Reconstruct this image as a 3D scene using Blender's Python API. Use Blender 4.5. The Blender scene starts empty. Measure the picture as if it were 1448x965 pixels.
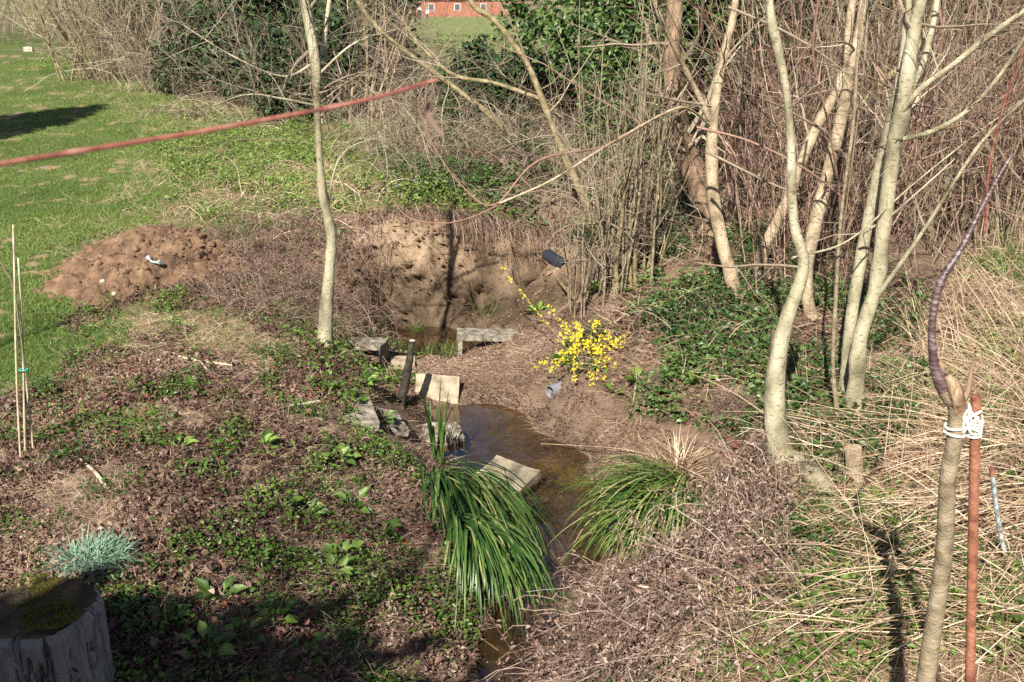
import bpy, math
import numpy as np
from mathutils import Vector

R = math.radians
rng = np.random.default_rng(7)
S = bpy.context.scene
COL = S.collection

# ------------------------------------------------------------------ camera, sky, sun, exposure
H, PITCH, F = 3.0, R(19.2), 1553.0            # eye height over the lawn, tilt, focal length in photo pixels (1448 wide)
cam_d = bpy.data.cameras.new('camera'); cam = bpy.data.objects.new('camera', cam_d); COL.objects.link(cam)
cam.location = (0, 0, H); cam.rotation_euler = (math.pi/2 - PITCH, 0, 0)
cam_d.sensor_width = 36; cam_d.lens = F/1448*36; cam_d.clip_start = .05; cam_d.clip_end = 900
cam_d.dof.use_dof = True; cam_d.dof.focus_distance = 9.0; cam_d.dof.aperture_fstop = 8.0
S.camera = cam

SUN_EL, SUN_AZ = R(39), R(195)                # azimuth clockwise from +Y (north): behind the viewer, a little to the left
w = bpy.data.worlds.new('World'); S.world = w; w.use_nodes = True
nt = w.node_tree; bg = nt.nodes['Background']
sky = nt.nodes.new('ShaderNodeTexSky'); sky.sky_type = 'NISHITA'; sky.sun_disc = False
sky.sun_elevation = SUN_EL; sky.sun_rotation = SUN_AZ
nt.links.new(sky.outputs[0], bg.inputs[0]); bg.inputs[1].default_value = 0.05
sd = bpy.data.lights.new('sun', 'SUN'); sd.energy = 5.0; sd.angle = R(.5); sd.color = (1, .93, .82)
sun = bpy.data.objects.new('sun', sd); COL.objects.link(sun)
to_sun = Vector((math.sin(SUN_AZ)*math.cos(SUN_EL), math.cos(SUN_AZ)*math.cos(SUN_EL), math.sin(SUN_EL)))
sun.rotation_euler = to_sun.to_track_quat('Z', 'Y').to_euler(); sun.location = (0, -5, 12)
S.view_settings.view_transform = 'Standard'; S.view_settings.look = 'None'
S.view_settings.exposure = 1.15; S.view_settings.gamma = 1; S.view_settings.use_curve_mapping = False
S.render.engine = 'CYCLES'
S.cycles.use_denoising = False
S.cycles.max_bounces = 5; S.cycles.diffuse_bounces = 3; S.cycles.glossy_bounces = 2
S.cycles.transmission_bounces = 3; S.cycles.transparent_max_bounces = 6
S.cycles.caustics_reflective = False; S.cycles.caustics_refractive = False
S.cycles.sample_clamp_indirect = 3

# ------------------------------------------------------------------ picture <-> world
cp, sp_ = math.cos(PITCH), math.sin(PITCH)
def ray(px, py):
    a, b = (np.asarray(px, float)-724)/F, (482.5-np.asarray(py, float))/F
    return np.stack(np.broadcast_arrays(a, cp+b*sp_, -sp_+b*cp), -1)
def atY(px, py, Y):
    d = ray(px, py); return np.array([0, 0, H]) + d*(np.asarray(Y, float)/d[..., 1])[..., None]
def atZ(px, py, z):
    d = ray(px, py); return np.array([0, 0, H]) + d*((z-H)/d[..., 2])[..., None]
def proj(p):
    p = np.asarray(p, float); y, z = p[..., 1], p[..., 2]-H
    f = y*cp - z*sp_; u = y*sp_ + z*cp; f = np.where(f < .05, .05, f)
    return 724 + p[..., 0]/f*F, 482.5 - u/f*F

# ------------------------------------------------------------------ noise
_lat = rng.random((64, 64, 64)).astype(np.float32)
def vnoise(p):
    p = np.asarray(p, float); i = np.floor(p).astype(int); f = p-i; f = f*f*(3-2*f); out = 0
    for dx in (0, 1):
        for dy in (0, 1):
            for dz in (0, 1):
                wgt = (f[..., 0] if dx else 1-f[..., 0])*(f[..., 1] if dy else 1-f[..., 1])*(f[..., 2] if dz else 1-f[..., 2])
                out = out + wgt*_lat[(i[..., 0]+dx) & 63, (i[..., 1]+dy) & 63, (i[..., 2]+dz) & 63]
    return out*2-1
def fbm(p, o=4):
    p = np.asarray(p, float); a, s, t = 1., 1., 0
    for k in range(o):
        t = t + a*vnoise(p*s + k*17.3); a *= .5; s *= 2.03
    return t
def n2(x, y, sc, seed=0, o=3):
    x, y = np.broadcast_arrays(np.asarray(x, float), np.asarray(y, float))
    return fbm(np.stack([x*sc, y*sc, np.full(x.shape, seed*3.7+.5)], -1), o)
def sm(a, b, v):
    t = np.clip((v-a)/(b-a), 0, 1); return t*t*(3-2*t)

# ------------------------------------------------------------------ terrain from measured heights (pixel x, pixel y, height)
CP = [(-500,40,.1),(0,55,.15),(-400,200,0),(0,200,0),(0,350,0),(-400,500,0),(0,600,0),(-300,900,0),(0,960,0),(150,450,0),(250,200,0),(100,130,0),
(250,560,-.02),(350,480,-.03),(460,490,-.12),(300,700,-.05),(420,620,-.10),(500,575,-.32),(545,600,-.55),(595,640,-.82),(520,700,-.36),
(600,765,-.46),(650,705,-.52),(700,765,-.60),(605,700,-.52),(650,830,-.66),(742,790,-.96),(705,870,-.96),(690,665,-.95),(450,800,-.2),(560,860,-.46),(650,890,-.86),(640,955,-.84),(300,900,-.04),(450,950,-.3),(180,950,0),(150,750,0),(505,505,-.62),
(565,530,-.74),(545,560,-.62),(400,700,-.12),(540,960,-.62),
(620,600,-1.0),(690,605,-1.0),(780,665,-1.02),(800,730,-1.04),(775,800,-1.04),(750,880,-1.02),(725,940,-1.02),(700,1000,-1.0),(650,588,-.93),(840,655,-.94),(700,640,-1.0),
(700,540,-.78),(625,510,-.76),(690,492,-.72),(740,478,-.58),(800,432,-.44),(865,415,-.12),(770,570,-.80),(900,560,-.35),(820,500,-.42),(905,480,-.15),
(950,420,0),(1040,420,.05),(880,625,-.78),(960,640,-.55),(1000,560,-.25),(1100,650,-.3),(900,700,-.78),(860,770,-.86),(840,860,-.80),
(1000,760,-.42),(960,860,-.45),(850,930,-.74),(800,990,-.85),(1200,700,-.25),(1100,850,-.22),(1300,700,-.1),(1300,920,-.12),(1440,900,0),(1440,600,.1),(1800,900,.05),(1800,500,.2),
(1200,450,.05),(1440,400,.2),(1200,330,.2),(1000,310,.2),(1400,250,.3),(1800,250,.3),
(565,478,-1.0),(610,470,-1.0),(680,462,-1.0),(740,450,-.98),
(550,455,-.88),(600,460,-.90),(600,400,-.44),(600,345,.0),(600,310,.17),(660,400,-.45),(660,340,-.03),(660,312,.15),(720,430,-.8),(720,400,-.52),(720,350,-.1),(720,322,.1),
(790,415,-.62),(790,375,-.3),(790,345,.0),(550,345,.0),(550,400,-.42),(500,440,-.62),(500,360,.0),(480,330,.08),(850,360,.1),
(600,250,.28),(500,200,.15),(400,180,.02),(650,200,.25),(720,260,.28),(400,300,.08),(300,300,.02),(400,400,-.05),(340,400,-.02),(350,250,.05),
(650,100,.0),(650,72,-.35),(650,40,-2.2),(650,27,-4.2),(300,100,0),(300,60,-.1),(0,27,-3.6),(1000,27,-3.9),(1448,30,-3.2),(900,200,.3),(1100,150,.3),(1400,120,.3),(1000,80,-.2),(1400,60,-.6)]
CP = np.array(CP, float)
cw = atZ(CP[:, 0], CP[:, 1], CP[:, 2])
cw = np.vstack([cw, [[-8, -6, 0], [0, -6, 0], [8, -6, 0], [-5, 1.5, 0], [5, 1.5, .0], [0.1, 1.5, -.95], [0.1, -2, -.95], [-90, 200, -6], [0, 250, -8], [90, 200, -6], [0, 600, -10], [-300, 600, -10], [300, 600, -10]]])
def warp(x, y):
    q = np.maximum(y, -4)+6; return np.stack([x/q*6, np.log(q)*6], -1)
cA = warp(cw[:, 0], cw[:, 1]); n_ = len(cA)
dd = np.linalg.norm(cA[:, None]-cA[None], axis=-1)
A = np.zeros((n_+3, n_+3)); A[:n_, :n_] = dd - np.eye(n_)*.004; A[:n_, n_] = 1; A[:n_, n_+1:] = cA; A[n_:, :n_] = A[:n_, n_:].T
wts = np.linalg.solve(A, np.concatenate([cw[:, 2], [0, 0, 0]]))
def zbase(x, y):
    x, y = np.broadcast_arrays(np.asarray(x, float), np.asarray(y, float)); sh = x.shape
    q = warp(x.ravel(), y.ravel()); out = np.empty(len(q))
    for i in range(0, len(q), 40000):
        c = q[i:i+40000]; d = np.sqrt(((c[:, None]-cA[None])**2).sum(-1))
        out[i:i+40000] = d@wts[:n_] + wts[n_] + c@wts[n_+1:]
    return out.reshape(sh)
def zf(x, y):
    z = zbase(x, y)
    near = 1-sm(25, 60, np.asarray(y, float))
    lawn = sm(-3.0, -4.4, np.asarray(x, float)+.0*z)
    return z + near*(1-.8*lawn)*(.035*n2(x, y, 1.6, 1, 4) + .012*n2(x, y, 9, 2, 3))
def g(px, py, dz=0.0):
    """first point of the ground seen through a picture point"""
    d = ray(px, py); t = np.geomspace(2.0, 260, 1500); p = np.array([0, 0, H]) + d*t[:, None]
    k = np.argmax(p[:, 2] < zf(p[:, 0], p[:, 1])); q = p[max(k, 0)].copy(); q[2] += dz; return q
def onz(x, y): return np.stack([x, y, zf(x, y)], -1)

def inpoly(px, py, poly):
    poly = np.asarray(poly, float); c = np.zeros(np.shape(px), bool); j = len(poly)-1
    for i in range(len(poly)):
        xi, yi = poly[i]; xj, yj = poly[j]
        with np.errstate(divide='ignore', invalid='ignore'):
            c ^= ((yi > py) != (yj > py)) & (px < (xj-xi)*(py-yi)/((yj-yi) or 1e-9)+xi)
        j = i
    return c
def jit(x, y, px, py, a=1.0):
    return px + a*22*n2(x, y, 2.2, 5), py + a*14*n2(x, y, 2.2, 6)
Z_LAWN = [(-2000,30),(60,30),(130,110),(230,140),(290,165),(245,200),(230,300),(200,335),(130,400),(170,430),(215,455),(180,510),(80,560),(-2000,720)]
Z_MID = [(250,170),(420,150),(540,185),(600,250),(700,290),(780,340),(560,300),(480,300),(420,320),(330,330),(260,300),(230,230)]        # bright ground cover beyond the heap
Z_CLAY = [(500,300),(545,290),(640,298),(760,322),(835,345),(835,425),(730,455),(600,480),(520,470),(490,380)]
Z_MUD = [(560,600),(540,505),(640,470),(760,455),(860,420),(900,425),(790,520),(850,580),(960,620),(930,680),(800,740),(830,870),(760,965),(640,965),(640,850),(740,800),(620,640)]
Z_IVY = [(860,420),(930,300),(1100,330),(1300,400),(1300,620),(1180,700),(1060,640),(980,620),(900,590),(850,560),(800,520)]
Z_REED = [(1050,700),(1180,560),(1300,430),(1448,280),(2000,250),(2000,1100),(980,1100),(960,900),(1010,760)]
Z_DEAD = [(870,850),(990,790),(1040,650),(1130,650),(1130,780),(1060,1000),(690,1000),(770,910)]
Z_LEFTBANK = [(-400,570),(40,545),(150,505),(260,500),(480,500),(540,600),(620,650),(640,760),(690,880),(640,1100),(-400,1100)]
Z_BRUSH = [(290,330),(430,310),(500,330),(500,480),(440,480),(330,450),(270,420),(300,380)]
def zone(p, poly, a=1.0):
    px, py = proj(p); px, py = jit(p[..., 0], p[..., 1], px, py, a); return inpoly(px, py, poly)

# ------------------------------------------------------------------ mesh helpers
def mesh(name, V, Fs, mat, parent=None, rnd=None, smooth=False, attr='rnd', col=None):
    """V verts, Fs list of face index arrays (n x k), linked as ONE mesh object"""
    me = bpy.data.meshes.new(name); V = np.asarray(V, np.float32)
    Fs = [np.asarray(f, np.int32) for f in (Fs if isinstance(Fs, list) else [Fs]) if len(f)]
    me.vertices.add(len(V)); me.vertices.foreach_set('co', V.ravel())
    nl = sum(f.size for f in Fs); npoly = sum(len(f) for f in Fs)
    me.loops.add(nl); me.loops.foreach_set('vertex_index', np.concatenate([f.ravel() for f in Fs]))
    me.polygons.add(npoly)
    tot = np.concatenate([np.full(len(f), f.shape[1], np.int32) for f in Fs])
    me.polygons.foreach_set('loop_start', np.concatenate([[0], np.cumsum(tot)[:-1]]).astype(np.int32))
    me.polygons.foreach_set('use_smooth', np.full(npoly, smooth))
    me.update(calc_edges=True)
    if rnd is not None:
        a = me.attributes.new(attr, 'FLOAT', 'POINT'); a.data.foreach_set('value', np.asarray(rnd, np.float32))
    if col is not None:
        a = me.attributes.new('Col', 'FLOAT_COLOR', 'POINT')
        c = np.ones((len(V), 4), np.float32); c[:, :3] = col; a.data.foreach_set('color', c.ravel())
    if mat is not None: me.materials.append(mat)
    o = bpy.data.objects.new(name, me); COL.objects.link(o)
    if parent is not None:
        o.parent = parent; q = parent
        while q.parent: q = q.parent
        me.transform(q.matrix_basis.inverted())
    return o
def tag(o, label=None, cat=None, group=None, kind=None):
    if label: o['label'] = label
    if cat: o['category'] = cat
    if group: o['group'] = group
    if kind: o['kind'] = kind
    return o
def thing(name, loc, label, cat, group=None):
    o = bpy.data.objects.new(name, None); COL.objects.link(o); o.location = tuple(float(v) for v in loc)
    o.empty_display_size = .1
    return tag(o, label, cat, group)
class B:
    """collects pieces of geometry for one mesh"""
    def __init__(s): s.v = []; s.f = {}; s.r = []; s.n = 0
    def add(s, V, Fc, rnd=None):
        V = np.asarray(V, float).reshape(-1, 3); Fc = np.asarray(Fc, int)
        s.v.append(V); s.f.setdefault(Fc.shape[1], []).append(Fc+s.n)
        s.r.append(np.full(len(V), .5) if rnd is None else np.broadcast_to(np.asarray(rnd, float), (len(V),)).copy()); s.n += len(V)
        return s
    def build(s, name, mat, parent=None, smooth=False):
        return mesh(name, np.vstack(s.v), [np.vstack(f) for f in s.f.values()], mat, parent, np.concatenate(s.r), smooth)
def unit(v): return v/np.maximum(np.linalg.norm(v, axis=-1, keepdims=True), 1e-9)
def tubes(P, Rd, sides=4, cap=True):
    """P (N,K,3) centre lines, Rd (N,K) radii -> verts, quads"""
    P = np.asarray(P, float); Rd = np.asarray(Rd, float)
    if P.ndim == 2: P = P[None]; Rd = Rd[None]
    N, K, _ = P.shape
    T = unit(np.gradient(P, axis=1))
    m = unit(P[:, -1]-P[:, 0]); ref = np.where(np.abs(m[:, 2:3]) > .8, np.array([[1., .1, 0]]), np.array([[0., .1, 1.]]))[:, None]
    u = unit(np.cross(T, ref)); v = np.cross(T, u)
    a = np.arange(sides)*2*math.pi/sides
    V = P[:, :, None]+Rd[:, :, None, None]*(np.cos(a)[None, None, :, None]*u[:, :, None]+np.sin(a)[None, None, :, None]*v[:, :, None])
    base = (np.arange(N)*K*sides)[:, None, None]; k = (np.arange(K-1)*sides)[None, :, None]; s0 = np.arange(sides)[None, None]; s1 = (s0+1) % sides
    Q = np.stack([base+k+s0, base+k+s1, base+k+sides+s1, base+k+sides+s0], -1).reshape(-1, 4)
    return V.reshape(-1, 3), Q
def tcaps(N, K, sides):
    b = np.arange(N)[:, None]*K*sides; return np.vstack([b+np.arange(sides)[::-1], b+(K-1)*sides+np.arange(sides)])
def ribbons(P, W, N, vee=0.0):
    """flat strips along P (N,K,3), half width W (N,K), face normal hint N (N,K,3) or (N,3)"""
    P = np.asarray(P, float); n, K, _ = P.shape
    if N.ndim == 2: N = np.repeat(N[:, None], K, 1)
    T = unit(np.gradient(P, axis=1)); s = unit(np.cross(T, N)); W = W[..., None]
    if vee:
        V = np.stack([P-s*W, P-N*W*vee, P+s*W], 2); m = 3
    else: V = np.stack([P-s*W, P+s*W], 2); m = 2
    base = (np.arange(n)*K*m)[:, None, None]; k = (np.arange(K-1)*m)[None, :, None]; c = np.arange(m-1)[None, None]
    Q = np.stack([base+k+c, base+k+c+1, base+k+m+c+1, base+k+m+c], -1).reshape(-1, 4)
    return V.reshape(-1, 3), Q, np.repeat(np.arange(n), K*m)
def leafs(pos, d, nrm, L, W, fold=.15, droop=.2):
    """pointed leaves folded on the midrib: 6 verts, 4 triangles each"""
    n = len(pos); d = unit(d); s = unit(np.cross(d, nrm)); nn = np.cross(s, d); L = np.broadcast_to(L, (n,))[:, None]; W = np.broadcast_to(W, (n,))[:, None]
    m = pos+d*L*.5; lift = nn*fold*W
    V = np.stack([pos, pos+d*L*.38+s*W*.5+lift, pos+d*L*.72+s*W*.34+lift-nn*droop*L*.3, pos+d*L-nn*droop*L, pos+d*L*.72-s*W*.34+lift-nn*droop*L*.3, pos+d*L*.38-s*W*.5+lift], 1)
    b = np.arange(n)[:, None]*6
    Fc = np.concatenate([b+np.array([[0, 1, 2]]), b+np.array([[0, 2, 3]]), b+np.array([[0, 3, 4]]), b+np.array([[0, 4, 5]])])
    return V.reshape(-1, 3), Fc, np.repeat(np.arange(n), 6)
def randdir(n, up=0.0, flat=1.0):
    v = rng.normal(size=(n, 3)); v[:, 2] = v[:, 2]*flat+up; return unit(v)
def grow(P, Rd, m, length, spread=.8, K=5, up=.0, tmin=.2, rf=.5, sag=0.0, rmin=.0012, wob=.12, bias=None):
    """m side shoots on each centre line"""
    N, K0, _ = P.shape; t = rng.uniform(tmin, 1., (N, m)); f = t*(K0-1); i = np.minimum(f.astype(int), K0-2); f = f-i
    idx = np.arange(N)[:, None]
    S0 = P[idx, i]*(1-f[..., None])+P[idx, i+1]*f[..., None]; T = unit(P[idx, i+1]-P[idx, i]); r0 = (Rd[idx, i]*(1-f)+Rd[idx, i+1]*f)*rf
    n = N*m; S0 = S0.reshape(n, 3); T = T.reshape(n, 3); r0 = np.maximum(r0.reshape(n), rmin)
    d = unit(T*(1-spread)+randdir(n)*spread+np.array([0, 0, up])+(0 if bias is None else np.asarray(bias)))
    L = length*rng.uniform(.45, 1.15, n)*(1.15-.5*t.reshape(n)); s = np.linspace(0, 1, K)
    Q = np.empty((n, K, 3)); Q[:, 0] = S0; dcur = d
    for k in range(1, K):
        dcur = unit(dcur+rng.normal(size=(n, 3))*wob+np.array([0, 0, -sag/K])); Q[:, k] = Q[:, k-1]+dcur*(L/(K-1))[:, None]
    return Q, r0[:, None]*(1-.8*s)[None]
def spline(pts, n):
    """Catmull-Rom through rows of pts (any width)"""
    p = np.asarray(pts, float); p = np.vstack([2*p[0]-p[1], p, 2*p[-1]-p[-2]]); t = np.linspace(0, len(p)-3-1e-6, n); i = t.astype(int); f = (t-i)[:, None]
    a, b, c, d = p[i], p[i+1], p[i+2], p[i+3]
    return .5*((2*b)+(c-a)*f+(2*a-5*b+4*c-d)*f**2+(3*b-a-3*c+d)*f**3)
def scatter(n, ymin, ymax, xr=.56, power=1.0):
    """random ground points, thinner with distance"""
    u = rng.random(n)
    if abs(power-2) < 1e-6: y = ymin*(ymax/ymin)**u
    else:
        e = 2-power; y = (ymin**e+u*(ymax**e-ymin**e))**(1/e)
    return rng.uniform(-xr, xr, n)*(y+1.2), y

# ------------------------------------------------------------------ materials
def ramp_mat(name, cols, rough=.6, trans=0.0, bump=0.0, bscale=60, spec=.3, noise_mix=.2, nscale=30, attr=True, stretch=None, marks=0):
    m = bpy.data.materials.new(name); m.use_nodes = True; t = m.node_tree; N = t.nodes; Lk = t.links
    pb = N['Principled BSDF']; pb.inputs['Roughness'].default_value = rough; pb.inputs['Specular IOR Level'].default_value = spec
    tc = N.new('ShaderNodeTexCoord'); nz = N.new('ShaderNodeTexNoise'); nz.inputs['Scale'].default_value = nscale; nz.inputs['Detail'].default_value = 4
    mp = N.new('ShaderNodeMapping'); Lk.new(tc.outputs['Object'], mp.inputs[0])
    if stretch: mp.inputs['Scale'].default_value = stretch
    Lk.new(mp.outputs[0], nz.inputs['Vector'])
    cr = N.new('ShaderNodeValToRGB'); e = cr.color_ramp.elements
    while len(e) < len(cols): e.new(.5)
    for i, c in enumerate(cols):
        e[i].position = i/(len(cols)-1) if len(cols) > 1 else 0; e[i].color = (*c, 1)
    nr0 = N.new('ShaderNodeMapRange'); nr0.inputs[1].default_value = .3; nr0.inputs[2].default_value = .7; Lk.new(nz.outputs[0], nr0.inputs[0])
    if attr:
        at = N.new('ShaderNodeAttribute'); at.attribute_name = 'rnd'; mx = N.new('ShaderNodeMix'); mx.inputs[0].default_value = noise_mix
        Lk.new(at.outputs['Fac'], mx.inputs[2]); Lk.new(nr0.outputs[0], mx.inputs[3]); Lk.new(mx.outputs[0], cr.inputs[0])
    else: Lk.new(nr0.outputs[0], cr.inputs[0])
    outc = cr.outputs[0]
    if marks:
        m2 = N.new('ShaderNodeMapping'); m2.inputs['Scale'].default_value = (1, 1, 3.2); Lk.new(tc.outputs['Object'], m2.inputs[0]); vz = N.new('ShaderNodeTexNoise'); vz.inputs['Scale'].default_value = 26; vz.inputs['Detail'].default_value = 3; Lk.new(m2.outputs[0], vz.inputs['Vector'])
        r2 = N.new('ShaderNodeMapRange'); r2.inputs[1].default_value = .58; r2.inputs[2].default_value = .68; r2.inputs[4].default_value = marks; Lk.new(vz.outputs[0], r2.inputs[0]); mk = N.new('ShaderNodeMix'); mk.data_type = 'RGBA'; mk.inputs[7].default_value = (*[c*.45 for c in cols[0]], 1); Lk.new(r2.outputs[0], mk.inputs[0]); Lk.new(outc, mk.inputs[6]); outc = mk.outputs[2]
    Lk.new(outc, pb.inputs['Base Color'])
    if bump:
        bn = N.new('ShaderNodeTexNoise'); bn.inputs['Scale'].default_value = bscale; bn.inputs['Detail'].default_value = 6
        Lk.new(mp.outputs[0], bn.inputs['Vector']); bp = N.new('ShaderNodeBump'); bp.inputs['Strength'].default_value = bump; bp.inputs['Distance'].default_value = .02
        Lk.new(bn.outputs[0], bp.inputs['Height']); Lk.new(bp.outputs[0], pb.inputs['Normal'])
    if trans:
        tr = N.new('ShaderNodeBsdfTranslucent'); ms = N.new('ShaderNodeMixShader'); ms.inputs[0].default_value = trans
        Lk.new(cr.outputs[0], tr.inputs[0]); Lk.new(pb.outputs[0], ms.inputs[1]); Lk.new(tr.outputs[0], ms.inputs[2]); Lk.new(ms.outputs[0], N['Material Output'].inputs[0])
    return m
M = {}
M['grass'] = ramp_mat('grass', [(.06, .112, .02), (.125, .19, .038), (.24, .285, .09)], .5, .25)
M['cover'] = ramp_mat('ground_cover_leaf', [(.02, .045, .008), (.075, .14, .02), (.22, .32, .07)], .45, .25, spec=.45)
M['bright'] = ramp_mat('bright_weed_leaf', [(.08, .12, .025), (.16, .24, .05), (.3, .38, .12)], .5, .3)
M['ivy'] = ramp_mat('ivy_leaf', [(.01, .025, .007), (.04, .085, .018), (.14, .22, .06)], .45, .12, spec=.4)
M['darkivy'] = ramp_mat('evergreen_leaf', [(.008, .018, .008), (.02, .042, .014), (.055, .095, .03)], .5, .05, spec=.25)  # leaf colour set near black, putting the thicket's deep shade into it
M['litter'] = ramp_mat('dead_leaf', [(.03, .016, .013), (.105, .06, .046), (.22, .135, .1), (.47, .37, .28)], .6, .1)
M['straw'] = ramp_mat('straw', [(.09, .055, .035), (.28, .18, .11), (.5, .38, .25), (.72, .61, .45)], .5, .12)
M['deadstem'] = ramp_mat('dead_stem', [(.045, .025, .02), (.16, .1, .075), (.4, .3, .23)], .6, .05)
M['fluff'] = ramp_mat('dead_bramble', [(.05, .03, .022), (.15, .095, .07), (.29, .2, .155), (.5, .42, .37)], .7, .1)
M['twig'] = ramp_mat('twig', [(.045, .03, .02), (.13, .095, .065), (.27, .215, .15), (.45, .39, .3)], .6)
M['redtwig'] = ramp_mat('reddish_twig', [(.03, .018, .014), (.11, .06, .045), (.25, .15, .11), (.48, .37, .29)], .5)
M['sedge'] = ramp_mat('sedge_blade', [(.015, .04, .008), (.035, .09, .015), (.08, .16, .03), (.34, .31, .13)], .42, .2, spec=.5)
M['sedgey'] = ramp_mat('yellowish_sedge_blade', [(.025, .06, .01), (.06, .125, .02), (.14, .2, .045), (.42, .36, .18)], .45, .2, spec=.45)
M['yellow'] = ramp_mat('yellow_petal', [(.75, .58, .02), (.85, .75, .06)], .5, .3)
M['pink'] = ramp_mat('blue_green_leaf', [(.1, .19, .12), (.2, .32, .22), (.3, .42, .3)], .5, .1)
M['bark_pale'] = ramp_mat('smooth_pale_bark', [(.12, .105, .065), (.29, .265, .175), (.46, .425, .31)], .6, 0, .5, 40, noise_mix=.95, nscale=7, stretch=(1, 1, .5), marks=.7)
M['bark_tan'] = ramp_mat('tan_bark', [(.14, .105, .065), (.34, .265, .175), (.48, .4, .28)], .65, 0, .5, 50, noise_mix=.95, nscale=9, stretch=(1, 1, .6), marks=.7)
M['bark_brown'] = ramp_mat('rough_brown_bark', [(.07, .045, .03), (.2, .13, .085), (.32, .225, .15)], .8, 0, .9, 45, noise_mix=.95, nscale=18, stretch=(1, 1, .25))
M['bark_moss'] = ramp_mat('mossy_bark', [(.08, .065, .035), (.2, .165, .085), (.33, .27, .17)], .8, 0, .6, 40, noise_mix=.9, nscale=14)
M['bark_grey'] = ramp_mat('olive_bark', [(.1, .08, .05), (.21, .17, .11), (.31, .26, .18)], .65, 0, .5, 80, noise_mix=.95, nscale=14, stretch=(1, 1, 1.6))
M['bark_cherry'] = ramp_mat('glossy_dark_bark', [(.035, .02, .02), (.09, .055, .055), (.26, .21, .22)], .33, 0, .3, 60, spec=.7, noise_mix=.9, nscale=25, stretch=(1, 1, 4))
M['wood'] = ramp_mat('bare_wood', [(.25, .15, .08), (.45, .3, .18), (.6, .45, .3)], .6, 0, .5, 60, noise_mix=.8, nscale=20, stretch=(1, 1, .3))
M['rawwood'] = ramp_mat('torn_wood', [(.1, .06, .04), (.28, .19, .12), (.48, .36, .25)], .7, 0, .9, 70, noise_mix=.95, nscale=40, stretch=(1, 1, .3))
M['cane'] = ramp_mat('bamboo_cane', [(.22, .17, .11), (.42, .35, .25), (.56, .5, .4)], .5, 0, .1, 40, noise_mix=.9, nscale=10)
M['soil'] = ramp_mat('bare_soil', [(.07, .042, .026), (.145, .088, .052), (.23, .15, .095)], .9, 0, 1.0, 30, noise_mix=.85, nscale=8)
M['stone'] = ramp_mat('stone', [(.25, .22, .17), (.42, .38, .3), (.58, .54, .45)], .85, 0, .7, 40, noise_mix=.9, nscale=14)
M['concrete'] = ramp_mat('weathered_concrete', [(.06, .05, .035), (.2, .175, .135), (.38, .345, .28)], .9, 0, .8, 60, noise_mix=.95, nscale=16)
M['slab'] = ramp_mat('pale_concrete', [(.12, .09, .06), (.29, .24, .17), (.38, .325, .24)], .85, 0, .4, 50, noise_mix=.95, nscale=10)
M['darkwood'] = ramp_mat('rotten_wood', [(.012, .01, .008), (.03, .025, .018), (.06, .05, .035)], .8, 0, .8, 60, noise_mix=.9, nscale=20)
M['rust'] = ramp_mat('rusty_steel', [(.13, .05, .03), (.24, .1, .06), (.32, .15, .1)], .75, 0, .4, 90, noise_mix=.95, nscale=25, spec=.3)
M['rope'] = ramp_mat('pale_rope', [(.6, .6, .5), (.74, .75, .65), (.82, .83, .75)], .8, 0, .4, 200, noise_mix=.8, nscale=60)
M['pipe'] = ramp_mat('grey_plastic', [(.12, .12, .14), (.2, .2, .23), (.3, .28, .28)], .45, 0, .2, 30, noise_mix=.9, nscale=8, spec=.5)
M['black'] = ramp_mat('black_rubber', [(.015, .016, .02), (.03, .035, .045)], .3, 0, .1, 20, spec=.6)
M['white'] = ramp_mat('white_paint', [(.4, .38, .34), (.68, .67, .63)], .6)
M['tie'] = ramp_mat('green_plastic', [(.02, .3, .25), (.04, .4, .33)], .4)
M['peel'] = ramp_mat('peeling_paint', [(.12, .14, .15), (.27, .32, .34), (.46, .48, .45)], .6, 0, .4, 80, noise_mix=.95, nscale=30)
M['redstem'] = ramp_mat('red_stem', [(.12, .04, .035), (.24, .08, .06), (.36, .2, .15)], .35, 0, .1, 60, noise_mix=.9, nscale=40, spec=.5)
M['brick'] = ramp_mat('red_brick', [(.22, .07, .045), (.34, .13, .09)], .8, nscale=3)
M['cloth_white'] = ramp_mat('white_cloth', [(.75, .75, .78), (.82, .82, .84)], .8)
M['cloth_dark'] = ramp_mat('dark_cloth', [(.03, .03, .05), (.05, .05, .07)], .8)
M['skin'] = ramp_mat('skin', [(.5, .3, .22), (.55, .34, .26)], .6)
M['roofdark'] = ramp_mat('dark_metal', [(.05, .055, .07), (.09, .09, .11)], .5)
M['redleaf'] = ramp_mat('crimson_leaf', [(.1, .02, .03), (.2, .05, .05), (.3, .1, .06)], .45, .15)

# ------------------------------------------------------------------ ground sheet
rows = np.unique(np.concatenate([np.linspace(-10, 2.4, 30), np.geomspace(2.45, 22, 620), np.linspace(11.3, 13.0, 150), np.geomspace(22.3, 500, 170)]))
cols = np.linspace(-1, 1, 520); cols = cols*(.62+.38*np.abs(cols)**3)
Y = rows[:, None]+0*cols[None]; X = cols[None]*(1.05*np.maximum(Y, 0)+6)
Zg = zf(X, Y)
Pg = np.stack([X, Y, Zg], -1); pxg, pyg = proj(Pg); ok = Y > 1.5
jx, jy = jit(X, Y, pxg, pyg)
def zm(poly): return inpoly(jx, jy, poly) & ok
nA, nB, nC = n2(X, Y, 3, 11, 4), n2(X, Y, 12, 12, 4), n2(X, Y, .9, 13, 3)
colr = np.empty(X.shape+(3,)); colr[:] = (.17, .115, .08)
def paint(mask, c, c2=None, f=None):
    c = np.array(c, float)
    if c2 is not None: c = c+(np.array(c2)-c)*np.clip(f, 0, 1)[..., None]; colr[mask] = c[mask]
    else: colr[mask] = c
paint(Y > 30, (.10, .12, .045), (.2, .2, .08), .5+nC)
farf = (Y > 24) & (np.abs(X) < 200)
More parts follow.
